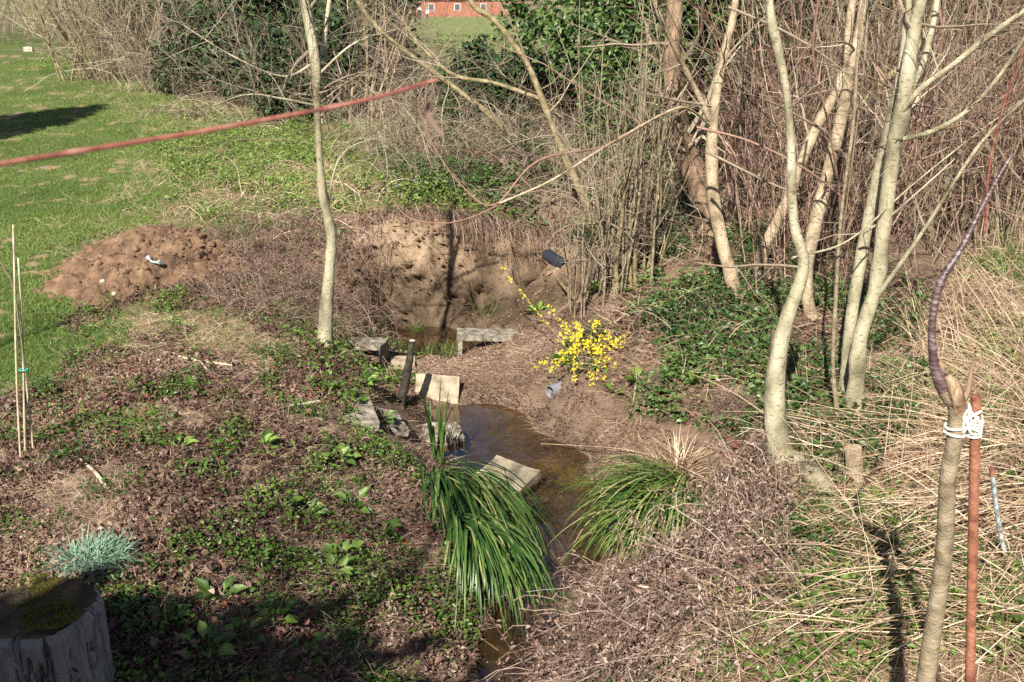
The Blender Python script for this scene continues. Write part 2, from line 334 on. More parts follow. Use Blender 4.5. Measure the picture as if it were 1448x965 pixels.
paint(farf, (.13, .17, .05), (.2, .22, .08), .5+.5*nC)
paint(zm(Z_LAWN), (.085, .115, .03), (.28, .2, .12), sm(.45, .8, nA+.35*nB))
paint(zm(Z_MID), (.10, .11, .04), (.2, .13, .08), sm(.0, .8, nA))
paint(zm(Z_LEFTBANK), (.13, .085, .065), (.3, .22, .15), sm(.1, .7, nA+.3*nB))
paint(zm(Z_IVY), (.1, .075, .045), (.2, .13, .09), sm(.0, .8, nA))
paint(zm(Z_REED), (.2, .14, .09))
paint(zm(Z_MUD), (.13, .09, .06), (.2, .14, .1), sm(-.5, .8, nA+.6*nB))
paint(zm(Z_CLAY), (.16, .11, .068), (.3, .215, .14), sm(-.5, .9, nA+.5*nB))
low_z = sm(-.1, -.5, Zg+.12*nA)*zm(Z_CLAY); colr *= (1-.55*low_z)[..., None]                 # clay darkens towards the foot of the face
wet2 = sm(-.82, -.92, Zg)*(Y < 13)*(Y > 1.5); colr *= (1-.15*wet2)[..., None]
# broken, lumpy clay face
cm = zm(Z_CLAY)*1.0
Pg[..., 1] += cm*(.11*n2(X, Zg*1.5, 3.0, 21, 5)+.05*np.abs(n2(X+.3*Zg, Zg, 16, 24, 3))+.05*n2(X*1., Zg, 9, 22, 4)-.07*np.clip(.12-np.abs(n2(X, Zg*1.3, 3.2, 23, 3)), 0, .12)/.12*-1); Pg[..., 2] += cm*.02*nB
nr, nc = X.shape; I = np.arange(nr*nc).reshape(nr, nc)
Qg = np.stack([I[:-1, :-1], I[:-1, 1:], I[1:, 1:], I[1:, :-1]], -1).reshape(-1, 4)
gm = bpy.data.materials.new('earth'); gm.use_nodes = True; t = gm.node_tree; N = t.nodes; Lk = t.links; pb = N['Principled BSDF']
at = N.new('ShaderNodeAttribute'); at.attribute_name = 'Col'; tc = N.new('ShaderNodeTexCoord')
nz = N.new('ShaderNodeTexNoise'); nz.inputs['Scale'].default_value = 22; nz.inputs['Detail'].default_value = 8; nz.inputs['Roughness'].default_value = .7
mr = N.new('ShaderNodeMapRange'); mr.inputs[1].default_value = .25; mr.inputs[2].default_value = .75; mr.inputs[3].default_value = .55; mr.inputs[4].default_value = 1.45
mm = N.new('ShaderNodeVectorMath'); mm.operation = 'SCALE'
Lk.new(tc.outputs['Object'], nz.inputs[0]); Lk.new(nz.outputs[0], mr.inputs[0]); Lk.new(at.outputs['Color'], mm.inputs[0]); Lk.new(mr.outputs[0], mm.inputs['Scale']); Lk.new(mm.outputs[0], pb.inputs['Base Color'])
bp = N.new('ShaderNodeBump'); bp.inputs['Strength'].default_value = .9; bp.inputs['Distance'].default_value = .03; Lk.new(nz.outputs[0], bp.inputs['Height']); Lk.new(bp.outputs[0], pb.inputs['Normal'])
pb.inputs['Roughness'].default_value = .85; pb.inputs['Specular IOR Level'].default_value = .2
gr = mesh('ground', Pg.reshape(-1, 3), Qg, gm, smooth=True, col=colr.reshape(-1, 3)); tag(gr, 'garden ground with lawn, leaf litter, mud and eroded clay bank', kind='structure')

# ------------------------------------------------------------------ stream water
WZ = -.9
wx = np.linspace(-3.2, 2.6, 120); wy = np.linspace(1.5, 12.6, 260); WX, WY = np.meshgrid(wx, wy)
gz = zf(WX, WY); wcx = (WX[:-1, :-1]+WX[1:, 1:])/2
WW = np.stack([WX, WY, WZ+.0025*n2(WX, WY, 9, 31, 2)], -1); I = np.arange(WX.size).reshape(WX.shape)
Qw = np.stack([I[:-1, :-1], I[:-1, 1:], I[1:, 1:], I[1:, :-1]], -1)
keep = np.minimum.reduce([gz[:-1, :-1], gz[:-1, 1:], gz[1:, 1:], gz[1:, :-1]]) < WZ+.03
wm = bpy.data.materials.new('brown_water'); wm.use_nodes = True; t = wm.node_tree; N = t.nodes; pb = N['Principled BSDF']
N.remove(pb); gl = N.new('ShaderNodeBsdfGlossy'); gl.inputs['Roughness'].default_value = .02; gl.inputs['Color'].default_value = (1, 1, 1, 1); tr = N.new('ShaderNodeBsdfTransparent'); tr.inputs[0].default_value = (.62, .55, .45, 1)
lw = N.new('ShaderNodeLayerWeight'); lw.inputs[0].default_value = .5; pw = N.new('ShaderNodeMath'); pw.operation = 'POWER'; pw.inputs[1].default_value = 5; t.links.new(lw.outputs['Facing'], pw.inputs[0]); fr_ = N.new('ShaderNodeMath'); fr_.operation = 'MULTIPLY_ADD'; t.links.new(pw.outputs[0], fr_.inputs[0]); fr_.inputs[1].default_value = 1.2; fr_.inputs[2].default_value = .07; ms_ = N.new('ShaderNodeMixShader')
nz = N.new('ShaderNodeTexNoise'); nz.inputs['Scale'].default_value = 9; tcw = N.new('ShaderNodeTexCoord'); t.links.new(tcw.outputs['Object'], nz.inputs['Vector']); bp = N.new('ShaderNodeBump'); bp.inputs['Strength'].default_value = .25; bp.inputs['Distance'].default_value = .01
t.links.new(nz.outputs[0], bp.inputs['Height']); t.links.new(bp.outputs[0], gl.inputs['Normal'])
t.links.new(fr_.outputs[0], ms_.inputs[0]); t.links.new(tr.outputs[0], ms_.inputs[1]); t.links.new(gl.outputs[0], ms_.inputs[2]); t.links.new(ms_.outputs[0], N['Material Output'].inputs[0])
tag(mesh('stream_water', WW.reshape(-1, 3), Qw[keep].reshape(-1, 4), wm, smooth=True), 'shallow brown stream running between muddy banks', kind='structure')

#@@REST

# ------------------------------------------------------------------ trees: trunk, limbs and twigs
def depth(p): return p[..., 1]*cp-(p[..., 2]-H)*sp_
def path(pts, n=24, top=None, ground=True):
    """pts (px, py, Y or None, width in px) -> centre line and radii; top = extra height to grow above the last point"""
    out = []; Yp = None
    for i, (px, py, Yv, wv) in enumerate(pts):
        if Yv is None: p = g(px, py) if (i == 0 and ground) else atY(px, py, Yp)
        else: p = atY(px, py, Yv)
        Yp = p[1]; out.append([*p, .72*wv/2/F*depth(p)])
    out = np.array(out)
    if ground: out[0, 2] -= .05
    if top:
        d = out[-1, :3]-out[-2, :3]; d = d/np.linalg.norm(d); d = d*.5+np.array([0, 0, .6]); r = out[-1, 3]
        for k in (1, 2, 3): out = np.vstack([out, [*(out[-1, :3]+d*top/3+rng.normal(size=3)*.06), r*(1-.28*k)]])
    q = spline(out, n); return q[:, :3], np.maximum(q[:, 3], .0015)
def limb(b, P, Rd, sides=10, knobs=.06, seed=0):
    P = P.copy(); r = Rd*(1+knobs*n2(P[:, 2]*3, P[:, 0]*3+seed, 2.0, seed)); kn = rng.uniform(3, len(P)-2, max(3, len(P)//9)); r = r*(1+(.13*np.exp(-((np.arange(len(P))[:, None]-kn)/.8)**2)).max(1))
    V, Q = tubes(P, r, sides); V = V+unit(V-np.repeat(P, sides, 0))*(r.repeat(sides)[:, None])*(.07*vnoise(V*14)[:, None])
    b.add(V, Q, .5); b.add(V, tcaps(1, len(P), sides)) if False else None
    return b
def tree(name, label, pts, mat, top=3., n=64, limbs=(), m1=12, l1=1.1, m2=5, l2=.45, m3=3, l3=.2, twigmat='twig', sides=12, cat='tree', group=None, up=.25, tmin=.25, fork=()):
    P, Rd = path(pts, n, top); Rd = Rd*(1+.45*np.exp(-np.arange(len(Rd))/2.5))
    root = thing(name, (P[0, 0], P[0, 1], P[0, 2]+.05), label, cat, group)
    limb(B(), P, Rd, sides).build('trunk', M[mat], root, True)
    PP = [P[None]]; RR = [Rd[None]]
    for lp in limbs:
        tp = lp[-1] if not isinstance(lp[-1], tuple) else 0
        lq = [q for q in lp if isinstance(q, tuple)]
        i = np.argmin(np.linalg.norm(np.stack(proj(P), -1)-np.array(lq[0][:2]), axis=1))
        first = (lq[0][0], lq[0][1], P[i, 1], lq[0][3]); rest = [(a, b_, P[i, 1]+(c or 0), d_) for a, b_, c, d_ in lq[1:]]
        Lp, Lr = path([first]+rest, n, tp or None, ground=False)
        limb(B(), Lp, Lr, 8, seed=3).build('branch', M[mat], root, True)
        PP.append(Lp[None]); RR.append(Lr[None])
    P0, R0 = np.concatenate(PP), np.concatenate(RR)
    b = B(); g1 = grow(P0, R0, m1, l1, .75, 7, up, tmin, .3, rmin=.003); g2 = grow(*g1, m2, l2, .7, 5, .08, .15, .6); g3 = grow(*g2, m3, l3, .7, 4, 0, .2, .7)
    for (q, r), sd_ in ((g1, 4), (g2, 3), (g3, 3)):
        V, Qd = tubes(q, r, sd_); b.add(V, Qd, np.repeat(rng.random(len(q)), q.shape[1]*sd_))
    b.build('crown', M[twigmat], root)
    return root, P, Rd

tree('young_tree', 'slender pale young tree rising alone from the stream bank near the clay hollow',
     [(458,488,None,25),(462,430,None,25),(467,370,None,20),(468,330,None,20),(456,270,None,16),(450,190,None,13),(448,140,None,15),(446,90,None,19),(436,30,None,20),(430,0,None,18)], 'bark_pale', 2.0,
     limbs=[[(462,300,0,5),(475,235,.1,4),(500,206,.2,2.5),(545,196,.3,1.5)],[(446,100,0,10),(458,60,.2,9),(466,0,.3,8),1.5],[(447,150,0,6),(400,140,-.2,4),(350,134,-.3,2.5),(300,150,-.4,1.5)],
            [(446,110,0,6),(500,62,.1,4),(560,42,.2,2)],[(444,90,0,6),(400,108,-.1,4),(330,80,-.2,3),(250,30,-.3,2)]], m1=16, l1=1.0, m2=7, l2=.45, m3=3, tmin=.42)
tree('ash_tree', 'straight tan tree behind the white block at the far lawn edge',
     [(330,116,None,17),(333,80,None,15),(343,40,None,13),(352,0,None,12)], 'bark_tan', 4, limbs=[[(332,95,0,8),(322,60,0,7),(312,0,0,6),2.]], m1=14, l1=2.2, l2=1.1, l3=.5, up=.1, tmin=.05)
tree('slanting_tree', 'thick rough brown trunk leaning back beside the ivy',
     [(1008,318,11.6,50),(990,262,None,50),(968,215,None,48),(957,160,None,42),(950,90,None,34),(955,0,None,31)], 'bark_brown', 4.5, m1=12, l1=1.4, tmin=.2, sides=16)
tree('alder_sapling', 'smooth tan trunk with kinked foot growing from dark ivy',
     [(1046,424,None,22),(1032,385,None,24),(1018,330,None,25),(1008,270,None,25),(1007,190,None,22),(1015,120,None,18),(1028,60,None,15),(1040,0,None,14)], 'bark_tan', 3,
     limbs=[[(1008,178,0,12),(985,130,-.1,11),(955,70,-.3,10),(925,0,-.5,9),1.2],[(1007,180,0,5),(975,155,-.3,5),(945,158,-.5,5),(860,205,-.8,4.5),(780,255,-1.1,4.5),(706,288,-1.3,4)]], m1=10, l1=.9, tmin=.2)
tree('willow_tree', 'nearest pale olive willow with bent trunk and a root running over the ground',
     [(1108,662,None,46),(1097,600,None,42),(1097,530,None,38),(1110,460,None,30),(1131,400,None,25),(1136,365,None,22),(1122,310,None,19),(1118,200,None,17),(1112,130,None,16),(1098,60,None,19),(1088,0,None,15)], 'bark_pale', 2.5,
     limbs=[[(1120,365,0,5),(1200,340,.2,3.5),(1290,262,.4,3),(1380,190,.5,2.5),(1448,140,.6,2)]], m1=9, l1=.9, tmin=.25, sides=16)
tree('twin_willow', 'tall olive willow trunk with swollen ring and two limbs to its right',
     [(1207,590,None,29),(1210,545,None,30),(1218,470,None,29),(1240,400,None,28),(1252,300,None,30),(1264,205,None,28),(1266,195,None,32),(1277,150,None,29),(1290,60,None,26),(1302,0,None,23)], 'bark_pale', 2.5,
     limbs=[[(1285,135,0,10),(1305,90,.2,12),(1318,40,.3,12),(1325,0,.35,12),2.],[(1262,175,0,12),(1300,128,-.1,12),(1350,90,-.2,11),(1400,50,-.3,11),(1470,0,-.4,11)],
            [(1265,200,0,10),(1320,185,-.1,10),(1370,155,-.2,9),(1415,105,-.3,8),(1460,35,-.4,8)],[(1232,430,0,11),(1265,385,-.1,9),(1310,320,-.2,8),(1385,205,-.3,7),(1450,140,-.4,6)]], m1=8, l1=1., tmin=.3, sides=16)
tree('grey_willow', 'yellowish willow trunk crossing behind the ringed trunk',
     [(1196,560,None,26),(1204,450,None,24),(1215,380,None,24),(1232,290,None,22),(1252,200,None,20),(1272,110,None,16),(1285,0,None,14)], 'bark_pale', 2.5, m1=8, l1=.9, tmin=.35)
tree('willow_pole', 'tan leaning trunk at back with sawn base among ivy', [(1072,392,None,20),(1082,350,None,22),(1110,290,None,20),(1150,190,None,20),(1190,110,None,18),(1206,0,None,14)], 'bark_tan', 3, m1=10, l1=1.0, tmin=.3)
tree('leaning_alder', 'tan trunk slanting up just right of the bent willow', [(1150,455,None,22),(1140,400,None,24),(1150,330,None,26),(1172,240,None,24),(1196,140,None,22),(1212,60,None,20),(1222,0,None,18)], 'bark_tan', 3, m1=10, l1=1.0, tmin=.3)
tree('mossy_tree', 'mossy leaning trunk sloping up over the hollow', [(845,335,None,18),(830,290,None,18),(800,225,None,14),(770,150,None,13),(745,90,None,12),(700,30,None,11),(665,0,None,10)], 'bark_moss', 2.5,
     limbs=[[(765,140,0,9),(700,118,.2,8),(640,105,.5,7),(590,60,1,6),(560,20,1.3,6)]], m1=16, l1=1.2, m2=6, tmin=.15)
tree('slanting_alder', 'dark mossy trunk lying diagonally across the field gap', [(792,236,16.5,14),(740,210,None,12),(695,165,None,11),(640,122,None,9),(590,85,None,9),(540,45,None,9),(505,0,None,8)], 'bark_moss', 2.5, m1=14, l1=1.5, l2=.7, l3=.3, tmin=.1)
tree('crooked_shrub_tree', 'old grey mossy trunk with broken top in the right thicket', [(1098,330,None,26),(1110,280,None,24),(1150,240,None,20),(1200,165,None,18),(1260,105,None,14),(1290,80,None,12)], 'bark_moss', 1.0, m1=14, l1=1.0)
tree('thin_rowan', 'thin grey stem standing in front of the ringed willow', [(1188,600,None,9),(1178,520,None,8),(1182,420,None,8),(1190,300,None,7),(1206,180,None,7),(1214,60,None,6),(1222,0,None,5)], 'bark_grey', 1.5, m1=8, l1=.5, m2=3, l2=.25, tmin=.3)
# the willow's root over the ground and the sawn stub
q = [g(1100,648,.02), g(1125,668,.06), g(1150,690,.08), g(1172,712,.05), g(1192,742,-.02)]
rr = B(); Pq = spline(np.array(q), 20); limb(rr, Pq, np.linspace(.085, .05, 20), 12); o = rr.build('surface_root', M['bark_pale'], None, True); tag(o, 'pale root crossed by twigs, lying on the ground below the bent willow', 'root')
q = [g(1210,700,-.1), g(1210,690,.04), g(1208,640,0)]; q[2] = atY(1206, 634, q[1][1]); Pq = spline(np.array(q), 12); st = B(); V, Q = tubes(Pq, np.linspace(.065, .055, 12), 14); st.add(V, Q); st.add(V, tcaps(1, 12, 14))
tag(st.build('cut_stub', M['bark_tan'], None, True), 'orange-brown sawn stub standing below the ringed willow', 'stump')
q = np.array([g(1090,600), g(1090,600)+[0, 0, .3], atY(1100, 470, g(1090,600)[1])]); Pq = spline(q, 10); st = B(); V, Q = tubes(Pq, np.linspace(.06, .045, 10), 10); st.add(V, Q); st.add(V, tcaps(1, 10, 10))
tag(st.build('cut_stub', M['bark_brown'], None, True), 'short greyish cut stub hidden behind the bent willow trunk', 'stump')

# ------------------------------------------------------------------ shrubs with many stems
def shrub(name, label, px, py, wpx, ns, height, rad, mat, spread=.25, twig='twig', m1=5, l1=.6, m2=4, l2=.3, parts=True, K=10, group=None, m3=0, l3=.15, cat='shrub', bias=(0, 0, 0), depthj=.25):
    c = g(px, py); root = thing(name, c, label, cat, group); sc = wpx/F*depth(c)
    bx = c[0]+rng.uniform(-.5, .5, ns)*sc; by = c[1]+rng.uniform(-depthj, depthj, ns)*sc*1.5; base = onz(bx, by); base[:, 2] -= .03
    d = unit(np.stack([(bx-c[0])/sc*2*spread+rng.normal(size=ns)*spread*.6, rng.normal(size=ns)*spread, np.ones(ns)], -1)+np.array(bias)); L = height*rng.uniform(.6, 1.1, ns)
    P = np.empty((ns, K, 3)); P[:, 0] = base
    for k in range(1, K):
        d = unit(d+rng.normal(size=(ns, 3))*.06); P[:, k] = P[:, k-1]+d*(L/(K-1))[:, None]
    r = rng.uniform(*rad, ns)[:, None]*np.linspace(1, .35, K)[None]
    if parts:
        for i in range(ns): V, Q = tubes(P[i:i+1], r[i:i+1], 7); mesh('stem', V, Q, M[mat], root, np.full(len(V), rng.random()), True)
    b = B()
    if not parts: V, Q = tubes(P, r, 5); b.add(V, Q, np.repeat(rng.random(ns), K*5))
    a = grow(P, r, m1, l1, .6, 6, .1, .15, .5, rmin=.0022); V, Q = tubes(*a, 3); b.add(V, Q, np.repeat(rng.random(len(a[0])), 18))
    a2 = grow(*a, m2, l2, .7, 4, 0, .15, .7, rmin=.0016); V, Q = tubes(*a2, 3); b.add(V, Q, np.repeat(rng.random(len(a2[0])), 12))
    if m3: a3 = grow(*a2, m3, l3, .7, 4, 0, .15, .7, rmin=.0014); V, Q = tubes(*a3, 3); b.add(V, Q, np.repeat(rng.random(len(a3[0])), 12))
    b.build('crown', M[twig], root); return root
shrub('hazel_shrub', 'dense hazel stool of upright stems right of the hollow', 862, 412, 120, 46, 2.6, (.005, .016), 'bark_grey', .045, m1=7, l1=.45, m2=3)
shrub('hazel_shrub', 'thick mossy hazel stems behind, beside the brown leaning trunk', 900, 398, 60, 14, 1.5, (.012, .03), 'bark_moss', .06, m1=6, l1=.5, m2=3)
shrub('bare_shrub', 'bare shrub with fanned stems beyond the lawn corner, far left', 160, 112, 130, 52, 4.6, (.012, .035), 'bark_moss', .33, m1=7, l1=1.3, m2=5, l2=.6, m3=2, l3=.3)
shrub('bare_shrub', 'bare shrub with low arching grey branches over the lawn edge', 250, 132, 110, 26, 3.4, (.012, .03), 'bark_grey', .55, m1=9, l1=1.4, m2=6, l2=.7, m3=2, l3=.3)
shrub('bare_shrub', 'bare pale shrub to the right of the straight tan tree', 400, 140, 100, 26, 3.8, (.012, .035), 'bark_tan', .35, m1=8, l1=1.2, m2=6, l2=.6, m3=2, l3=.3)
shrub('bare_shrub', 'twiggy shrub in front of the dark ivy tree', 500, 172, 90, 18, 2.6, (.01, .03), 'bark_tan', .35, m1=9, l1=.9, m2=6, l2=.45, m3=2, l3=.2)
shrub('bare_shrub', 'low shrub between tan tree and the twiggy ivy tree', 300, 118, 40, 12, 4.2, (.012, .03), 'bark_brown', .25, m1=8, l1=1.2, m2=5, l2=.6, m3=2, l3=.3)
shrub('bramble_shrub', 'reddish thin bramble stems rising from the back of the right ivy bank', 1130, 415, 160, 40, 1.6, (.003, .007), 'redtwig', .3, 'redtwig', m1=6, l1=.35, m2=3, l2=.15, parts=False)
shrub('elder_shrub', 'leaning bare elder at the far right edge of the thicket', 1400, 330, 120, 14, 2.8, (.008, .02), 'bark_grey', .4, 'redtwig', m1=9, l1=.8, m2=5, l2=.4)

def thicket(name, label, n, poly, h, rad, mat, ymin, ymax, spread=.35, m1=5, l1=.6, m2=3, l2=.3, sag=.8, K=8, power=1.0):
    x, y = scatter(n*12, ymin, ymax, .62, power); P0 = onz(x, y); px, py = proj(P0); k = np.where(inpoly(px, py, poly))[0][:n]; P0 = P0[k]; n = len(k)
    d = unit(rng.normal(size=(n, 3))*[spread, spread, .05]+[0, 0, 1]); L = rng.uniform(*h, n); P = np.empty((n, K, 3)); P[:, 0] = P0
    for j in range(1, K):
        d = unit(d+rng.normal(size=(n, 3))*.16+np.array([0, 0, -sag/K])); P[:, j] = P[:, j-1]+d*(L/(K-1))[:, None]
    r = rng.uniform(*rad, n)[:, None]*np.linspace(1, .4, K)[None]; b = B(); V, Q = tubes(P, r, 4); b.add(V, Q, np.repeat(rng.random(n), K*4))
    a = grow(P, r, m1, l1, .65, 5, 0, .1, .6, sag=sag*.5, rmin=.0022); V, Q = tubes(*a, 3); b.add(V, Q, np.repeat(rng.random(len(a[0])), 15))
    if m2: a = grow(*a, m2, l2, .7, 4, 0, .1, .7, rmin=.0018); V, Q = tubes(*a, 3); b.add(V, Q, np.repeat(rng.random(len(a[0])), 12))
    return tag(b.build(name, M[mat]), label, 'undergrowth', kind='stuff')
thicket('undergrowth_thicket', 'tangle of bare reddish creeper and bramble behind the right trunks', 700, [(1020,330),(1010,170),(1100,60),(2000,60),(2000,250),(1300,330),(1180,400)], (1.5, 4.2), (.003, .012), 'redtwig', 10.5, 14.6, .22, 5, .6, 2, .3, sag=.9)
thicket('undergrowth_thicket', 'long reddish creeper stems hanging straight down between the right trunks', 420, [(1050,330),(1050,200),(2000,150),(2000,330),(1180,380)], (1.2, 3.6), (.003, .007), 'deadstem', 9.5, 13.5, .10, 3, .3, 2, .15, sag=.2)
thicket('undergrowth_thicket', 'pale grey upright stems standing through the reddish creeper', 230, [(1040,350),(1020,200),(2000,150),(2000,330),(1180,390)], (1.6, 4.2), (.005, .014), 'bark_grey', 9.8, 14, .13, 4, .5, 3, .25, sag=.15)
thicket('undergrowth_thicket', 'grey-brown bramble mass above and behind the clay hollow', 600, [(545,285),(540,150),(700,90),(1010,90),(1000,330),(860,370),(790,335),(700,285)], (.6, 2.2), (.003, .009), 'twig', 12, 22, .6, 6, .6, 4, .3, sag=1.8)
thicket('undergrowth_thicket', 'low bare twig mass between the field and the hollow', 260, [(430,190),(430,95),(800,80),(800,240),(600,235)], (.8, 2.4), (.005, .012), 'twig', 17, 40, .6, 7, .8, 4, .4, sag=1.6)
thicket('undergrowth_thicket', 'dense dark bare undergrowth along the far lawn edge behind the soil heap', 520, [(110,112),(180,90),(570,90),(570,180),(420,165),(300,148),(200,138)], (1.0, 3.2), (.004, .016), 'twig', 16, 33, .35, 6, .8, 4, .4, sag=.9)
thicket('brush_pile', 'heap of grey cut brush lying along the lawn edge', 620, [(250,170),(260,125),(440,135),(450,170),(400,185)], (.8, 2.2), (.005, .014), 'twig', 17, 30, 1.5, 6, .7, 3, .35, sag=3.2)
thicket('dead_brush', 'mass of thin reddish dead stems between soil heap and young tree', 2100, Z_BRUSH, (.2, .6), (.0015, .0035), 'deadstem', 8, 14.5, .7, 4, .16, 2, .08, sag=1.6)
thicket('dead_brush', 'thin reddish dead stems lying over the near left bank', 1500, Z_LEFTBANK, (.08, .45), (.001, .0025), 'deadstem', 3.8, 11, 1.5, 3, .12, 2, .05, sag=2.2)
thicket('dead_brush', 'pale dry stems lying over the green cover above the hollow', 1500, [(240,270),(300,255),(480,230),(560,270),(540,330),(420,330),(300,330)], (.3, 1.2), (.002, .006), 'straw', 10.5, 20, 1.8, 4, .3, 2, .12, sag=3.)
thicket('dead_brush', 'dark twigs and roots hanging beside the clay face', 1000, [(470,350),(540,310),(560,340),(545,430),(560,480),(500,500),(470,480)], (.2, .8), (.002, .005), 'deadstem', 9.5, 13.5, 1.2, 4, .25, 2, .1, sag=3.)
fr = np.array([g(px_, py_) for px_, py_ in zip(np.linspace(520, 835, 40), np.interp(np.linspace(520, 835, 40), [520, 560, 640, 700, 760, 835], [318, 298, 302, 312, 326, 348])-4)])
k_ = rng.integers(0, 40, 1800); P0 = fr[k_]+rng.normal(size=(1800, 3))*[.05, .09, .01]; n = 1800; d = unit(rng.normal(size=(n, 3))*[.6, .3, .2]+[0, -1, .35]); Q_ = np.empty((n, 8, 3)); Q_[:, 0] = P0; L = rng.uniform(.1, .75, n)
for j in range(1, 8): Q_[:, j] = Q_[:, j-1]+d*(L/7)[:, None]; d = unit(d+rng.normal(size=(n, 3))*.12+[0, 0, -.5])
b = B(); V, Q = tubes(Q_, np.full((n, 8), .002)*rng.uniform(.6, 1.6, n)[:, None], 3); b.add(V, Q, np.repeat(rng.random(n), 24)); tag(b.build('hanging_roots', M['deadstem']), 'dry roots and stems hanging over the top edge of the clay face', 'roots', kind='stuff')
thicket('distant_thicket', 'brown twiggy hedge across the far left beyond the lawn', 500, [(-300,75),(-300,25),(140,25),(140,80),(60,62)], (2, 4.5), (.008, .02), 'twig', 30, 70, .3, 6, 1.4, 4, .7, sag=.6)
thicket('distant_thicket', 'bare twiggy hedge at the far side of the field', 500, [(430,70),(430,20),(560,22),(560,70)], (2.5, 6), (.01, .03), 'twig', 28, 120, .3, 7, 2, 4, 1, sag=.5)
thicket('distant_thicket', 'sparse bare hedge in front of the long red brick building', 110, [(540,34),(540,27),(770,27),(770,34)], (2.5, 5), (.015, .04), 'twig', 60, 150, .3, 7, 1.6, 5, .8, sag=.3)
thicket('distant_thicket', 'bare hedge beyond the field at its far right', 400, [(730,75),(730,22),(1448,22),(1448,80),(1000,80)], (2.5, 6), (.01, .03), 'twig', 26, 90, .3, 7, 2, 4, 1, sag=.5)

# ------------------------------------------------------------------ ivy and evergreens
def cloudpts(c, r, n, clump=1.6, hole=-.1, shell=.35):
    p = unit(rng.normal(size=(n*3, 3)))*(rng.uniform(shell, 1, n*3)**.6)[:, None]; q = p*np.array(r)+np.array(c)
    k = vnoise(q*clump)+.6*vnoise(q*clump*2.3+9) > hole; q, p = q[k][:n], p[k][:n]
    q = q+rng.normal(size=q.shape)*.05; return q, p
def ivytree(name, label, px, py, Yv, hgt, rx, ry, rz, n, size, mat='darkivy', trunk=.12, hole=-.15, cat='tree', zc=None):
    c = atY(px, py, Yv); z0 = float(zf(c[0], c[1])); root = thing(name, (c[0], c[1], z0), label, cat); zc = z0+hgt if zc is None else zc
    P = spline(np.array([[c[0], c[1], z0-.1], [c[0]+.1, c[1], z0+hgt*.6], [c[0], c[1]+.1, zc+rz*.8]]), 14); V, Q = tubes(P, np.linspace(trunk, trunk*.3, 14), 8); mesh('trunk', V, Q, M['bark_brown'], root, np.full(len(V), .5), True)
    q, p = cloudpts((c[0], c[1], zc), (rx, ry, rz), n, 1.3, hole); q = q[q[:, 2] > zf(q[:, 0], q[:, 1])+.02]; m = len(q)
    L = rng.uniform(.7, 1.2, m)*size; V, Fc, idx = leafs(q, randdir(m, -.35), unit(randdir(m, .7)+p[:m]*.4+[0, -.5, 0]), L, L*.85); b = B(); b.add(V, Fc, rng.random(m)[idx]); b.build('foliage', M[mat], root)
    return root
ivytree('ivy_tree', 'ivy covered tree behind the hazel, with glossy bright leaves', 850, 60, 16.5, 2.6, 1.7, 1.0, 2.0, 6500, .09, 'ivy', zc=2.9, hole=.15)
ivytree('ivy_tree', 'dark ivy column immediately left of the brown leaning trunk', 900, 160, 14.5, 1.4, .75, .6, 1.6, 6000, .075, 'ivy', zc=1.5, hole=-.05)
ivytree('ivy_tree', 'dark ivy growth between brown trunk and kinked tan trunk', 985, 100, 15.0, 1.4, .9, .8, 2.3, 7000, .08, 'ivy', zc=2.0)
ivytree('ivy_tree', 'black-green ivy clad tree to the right of the young pale tree', 520, 75, 23, 2.2, 1.05, 1.0, 2.6, 9000, .11, zc=1.9, hole=-.4)
ivytree('evergreen_bush', 'dark holly bush behind the bare shrubs at the left', 235, 20, 33, 2, 2.0, 1.5, 2.3, 9000, .13, zc=2.3, hole=-.3, cat='shrub')
ivytree('evergreen_bush', 'low dark bush at the foot of the bare shrub furthest left', 215, 60, 31, 1.1, 1.6, .8, 1.3, 5000, .12, zc=1.0, hole=-.2, cat='shrub')
ivytree('evergreen_bush', 'dark undergrowth bush between the young tree and the straight tan tree', 440, 100, 21.5, 1.0, 1.3, .8, 1.5, 8000, .1, zc=.9, hole=-.2, cat='shrub')
ivytree('evergreen_bush', 'dark undergrowth bush left of the straight tan tree', 295, 75, 26, 1.1, 1.3, .8, 1.6, 7000, .12, zc=.9, hole=-.2, cat='shrub')
ivytree('evergreen_bush', 'dark bush shading the ground behind the straight tan tree', 385, 70, 24, 1.2, 1.6, 1.3, 1.9, 7000, .13, zc=1.6, hole=-.4, cat='shrub')
ivytree('evergreen_bush', 'shadowy evergreen deep in the thicket between tan trunks', 1080, 110, 14.9, 1.2, 1.5, .6, 2.2, 17000, .085, zc=1.15, hole=-.35, cat='shrub')  # dark leaf masses put in so the thicket gaps look deeply shaded
ivytree('evergreen_bush', 'shadowy evergreen behind the ringed willow trunk', 1240, 120, 15.0, 1.2, 1.8, .6, 2.1, 19000, .085, zc=1.05, hole=-.35, cat='shrub')
ivytree('evergreen_bush', 'shadowy evergreen at the far right behind crossing branches', 1430, 130, 15.0, 1.2, 1.8, .6, 2.0, 19000, .085, zc=1.0, hole=-.35, cat='shrub')
ivytree('evergreen_bush', 'low dark evergreen shrub between mossy trunk and hazel', 740, 200, 19, 1.0, 1.5, .8, 1.0, 9000, .09, 'darkivy', zc=.9, hole=-.1, cat='shrub')
ivytree('holly_seedling', 'small bright holly with glossy leaves above the clay hollow', 632, 165, 17.5, .3, .22, .2, .35, 350, .08, 'ivy', .02, -1, 'shrub')
ivytree('garden_shrub', 'yellow flowering bush far behind the young tree top', 487, 6, 60, 1.6, 1.1, .8, 1.3, 2500, .16, 'yellow', .05, -.6, 'shrub', zc=.15)
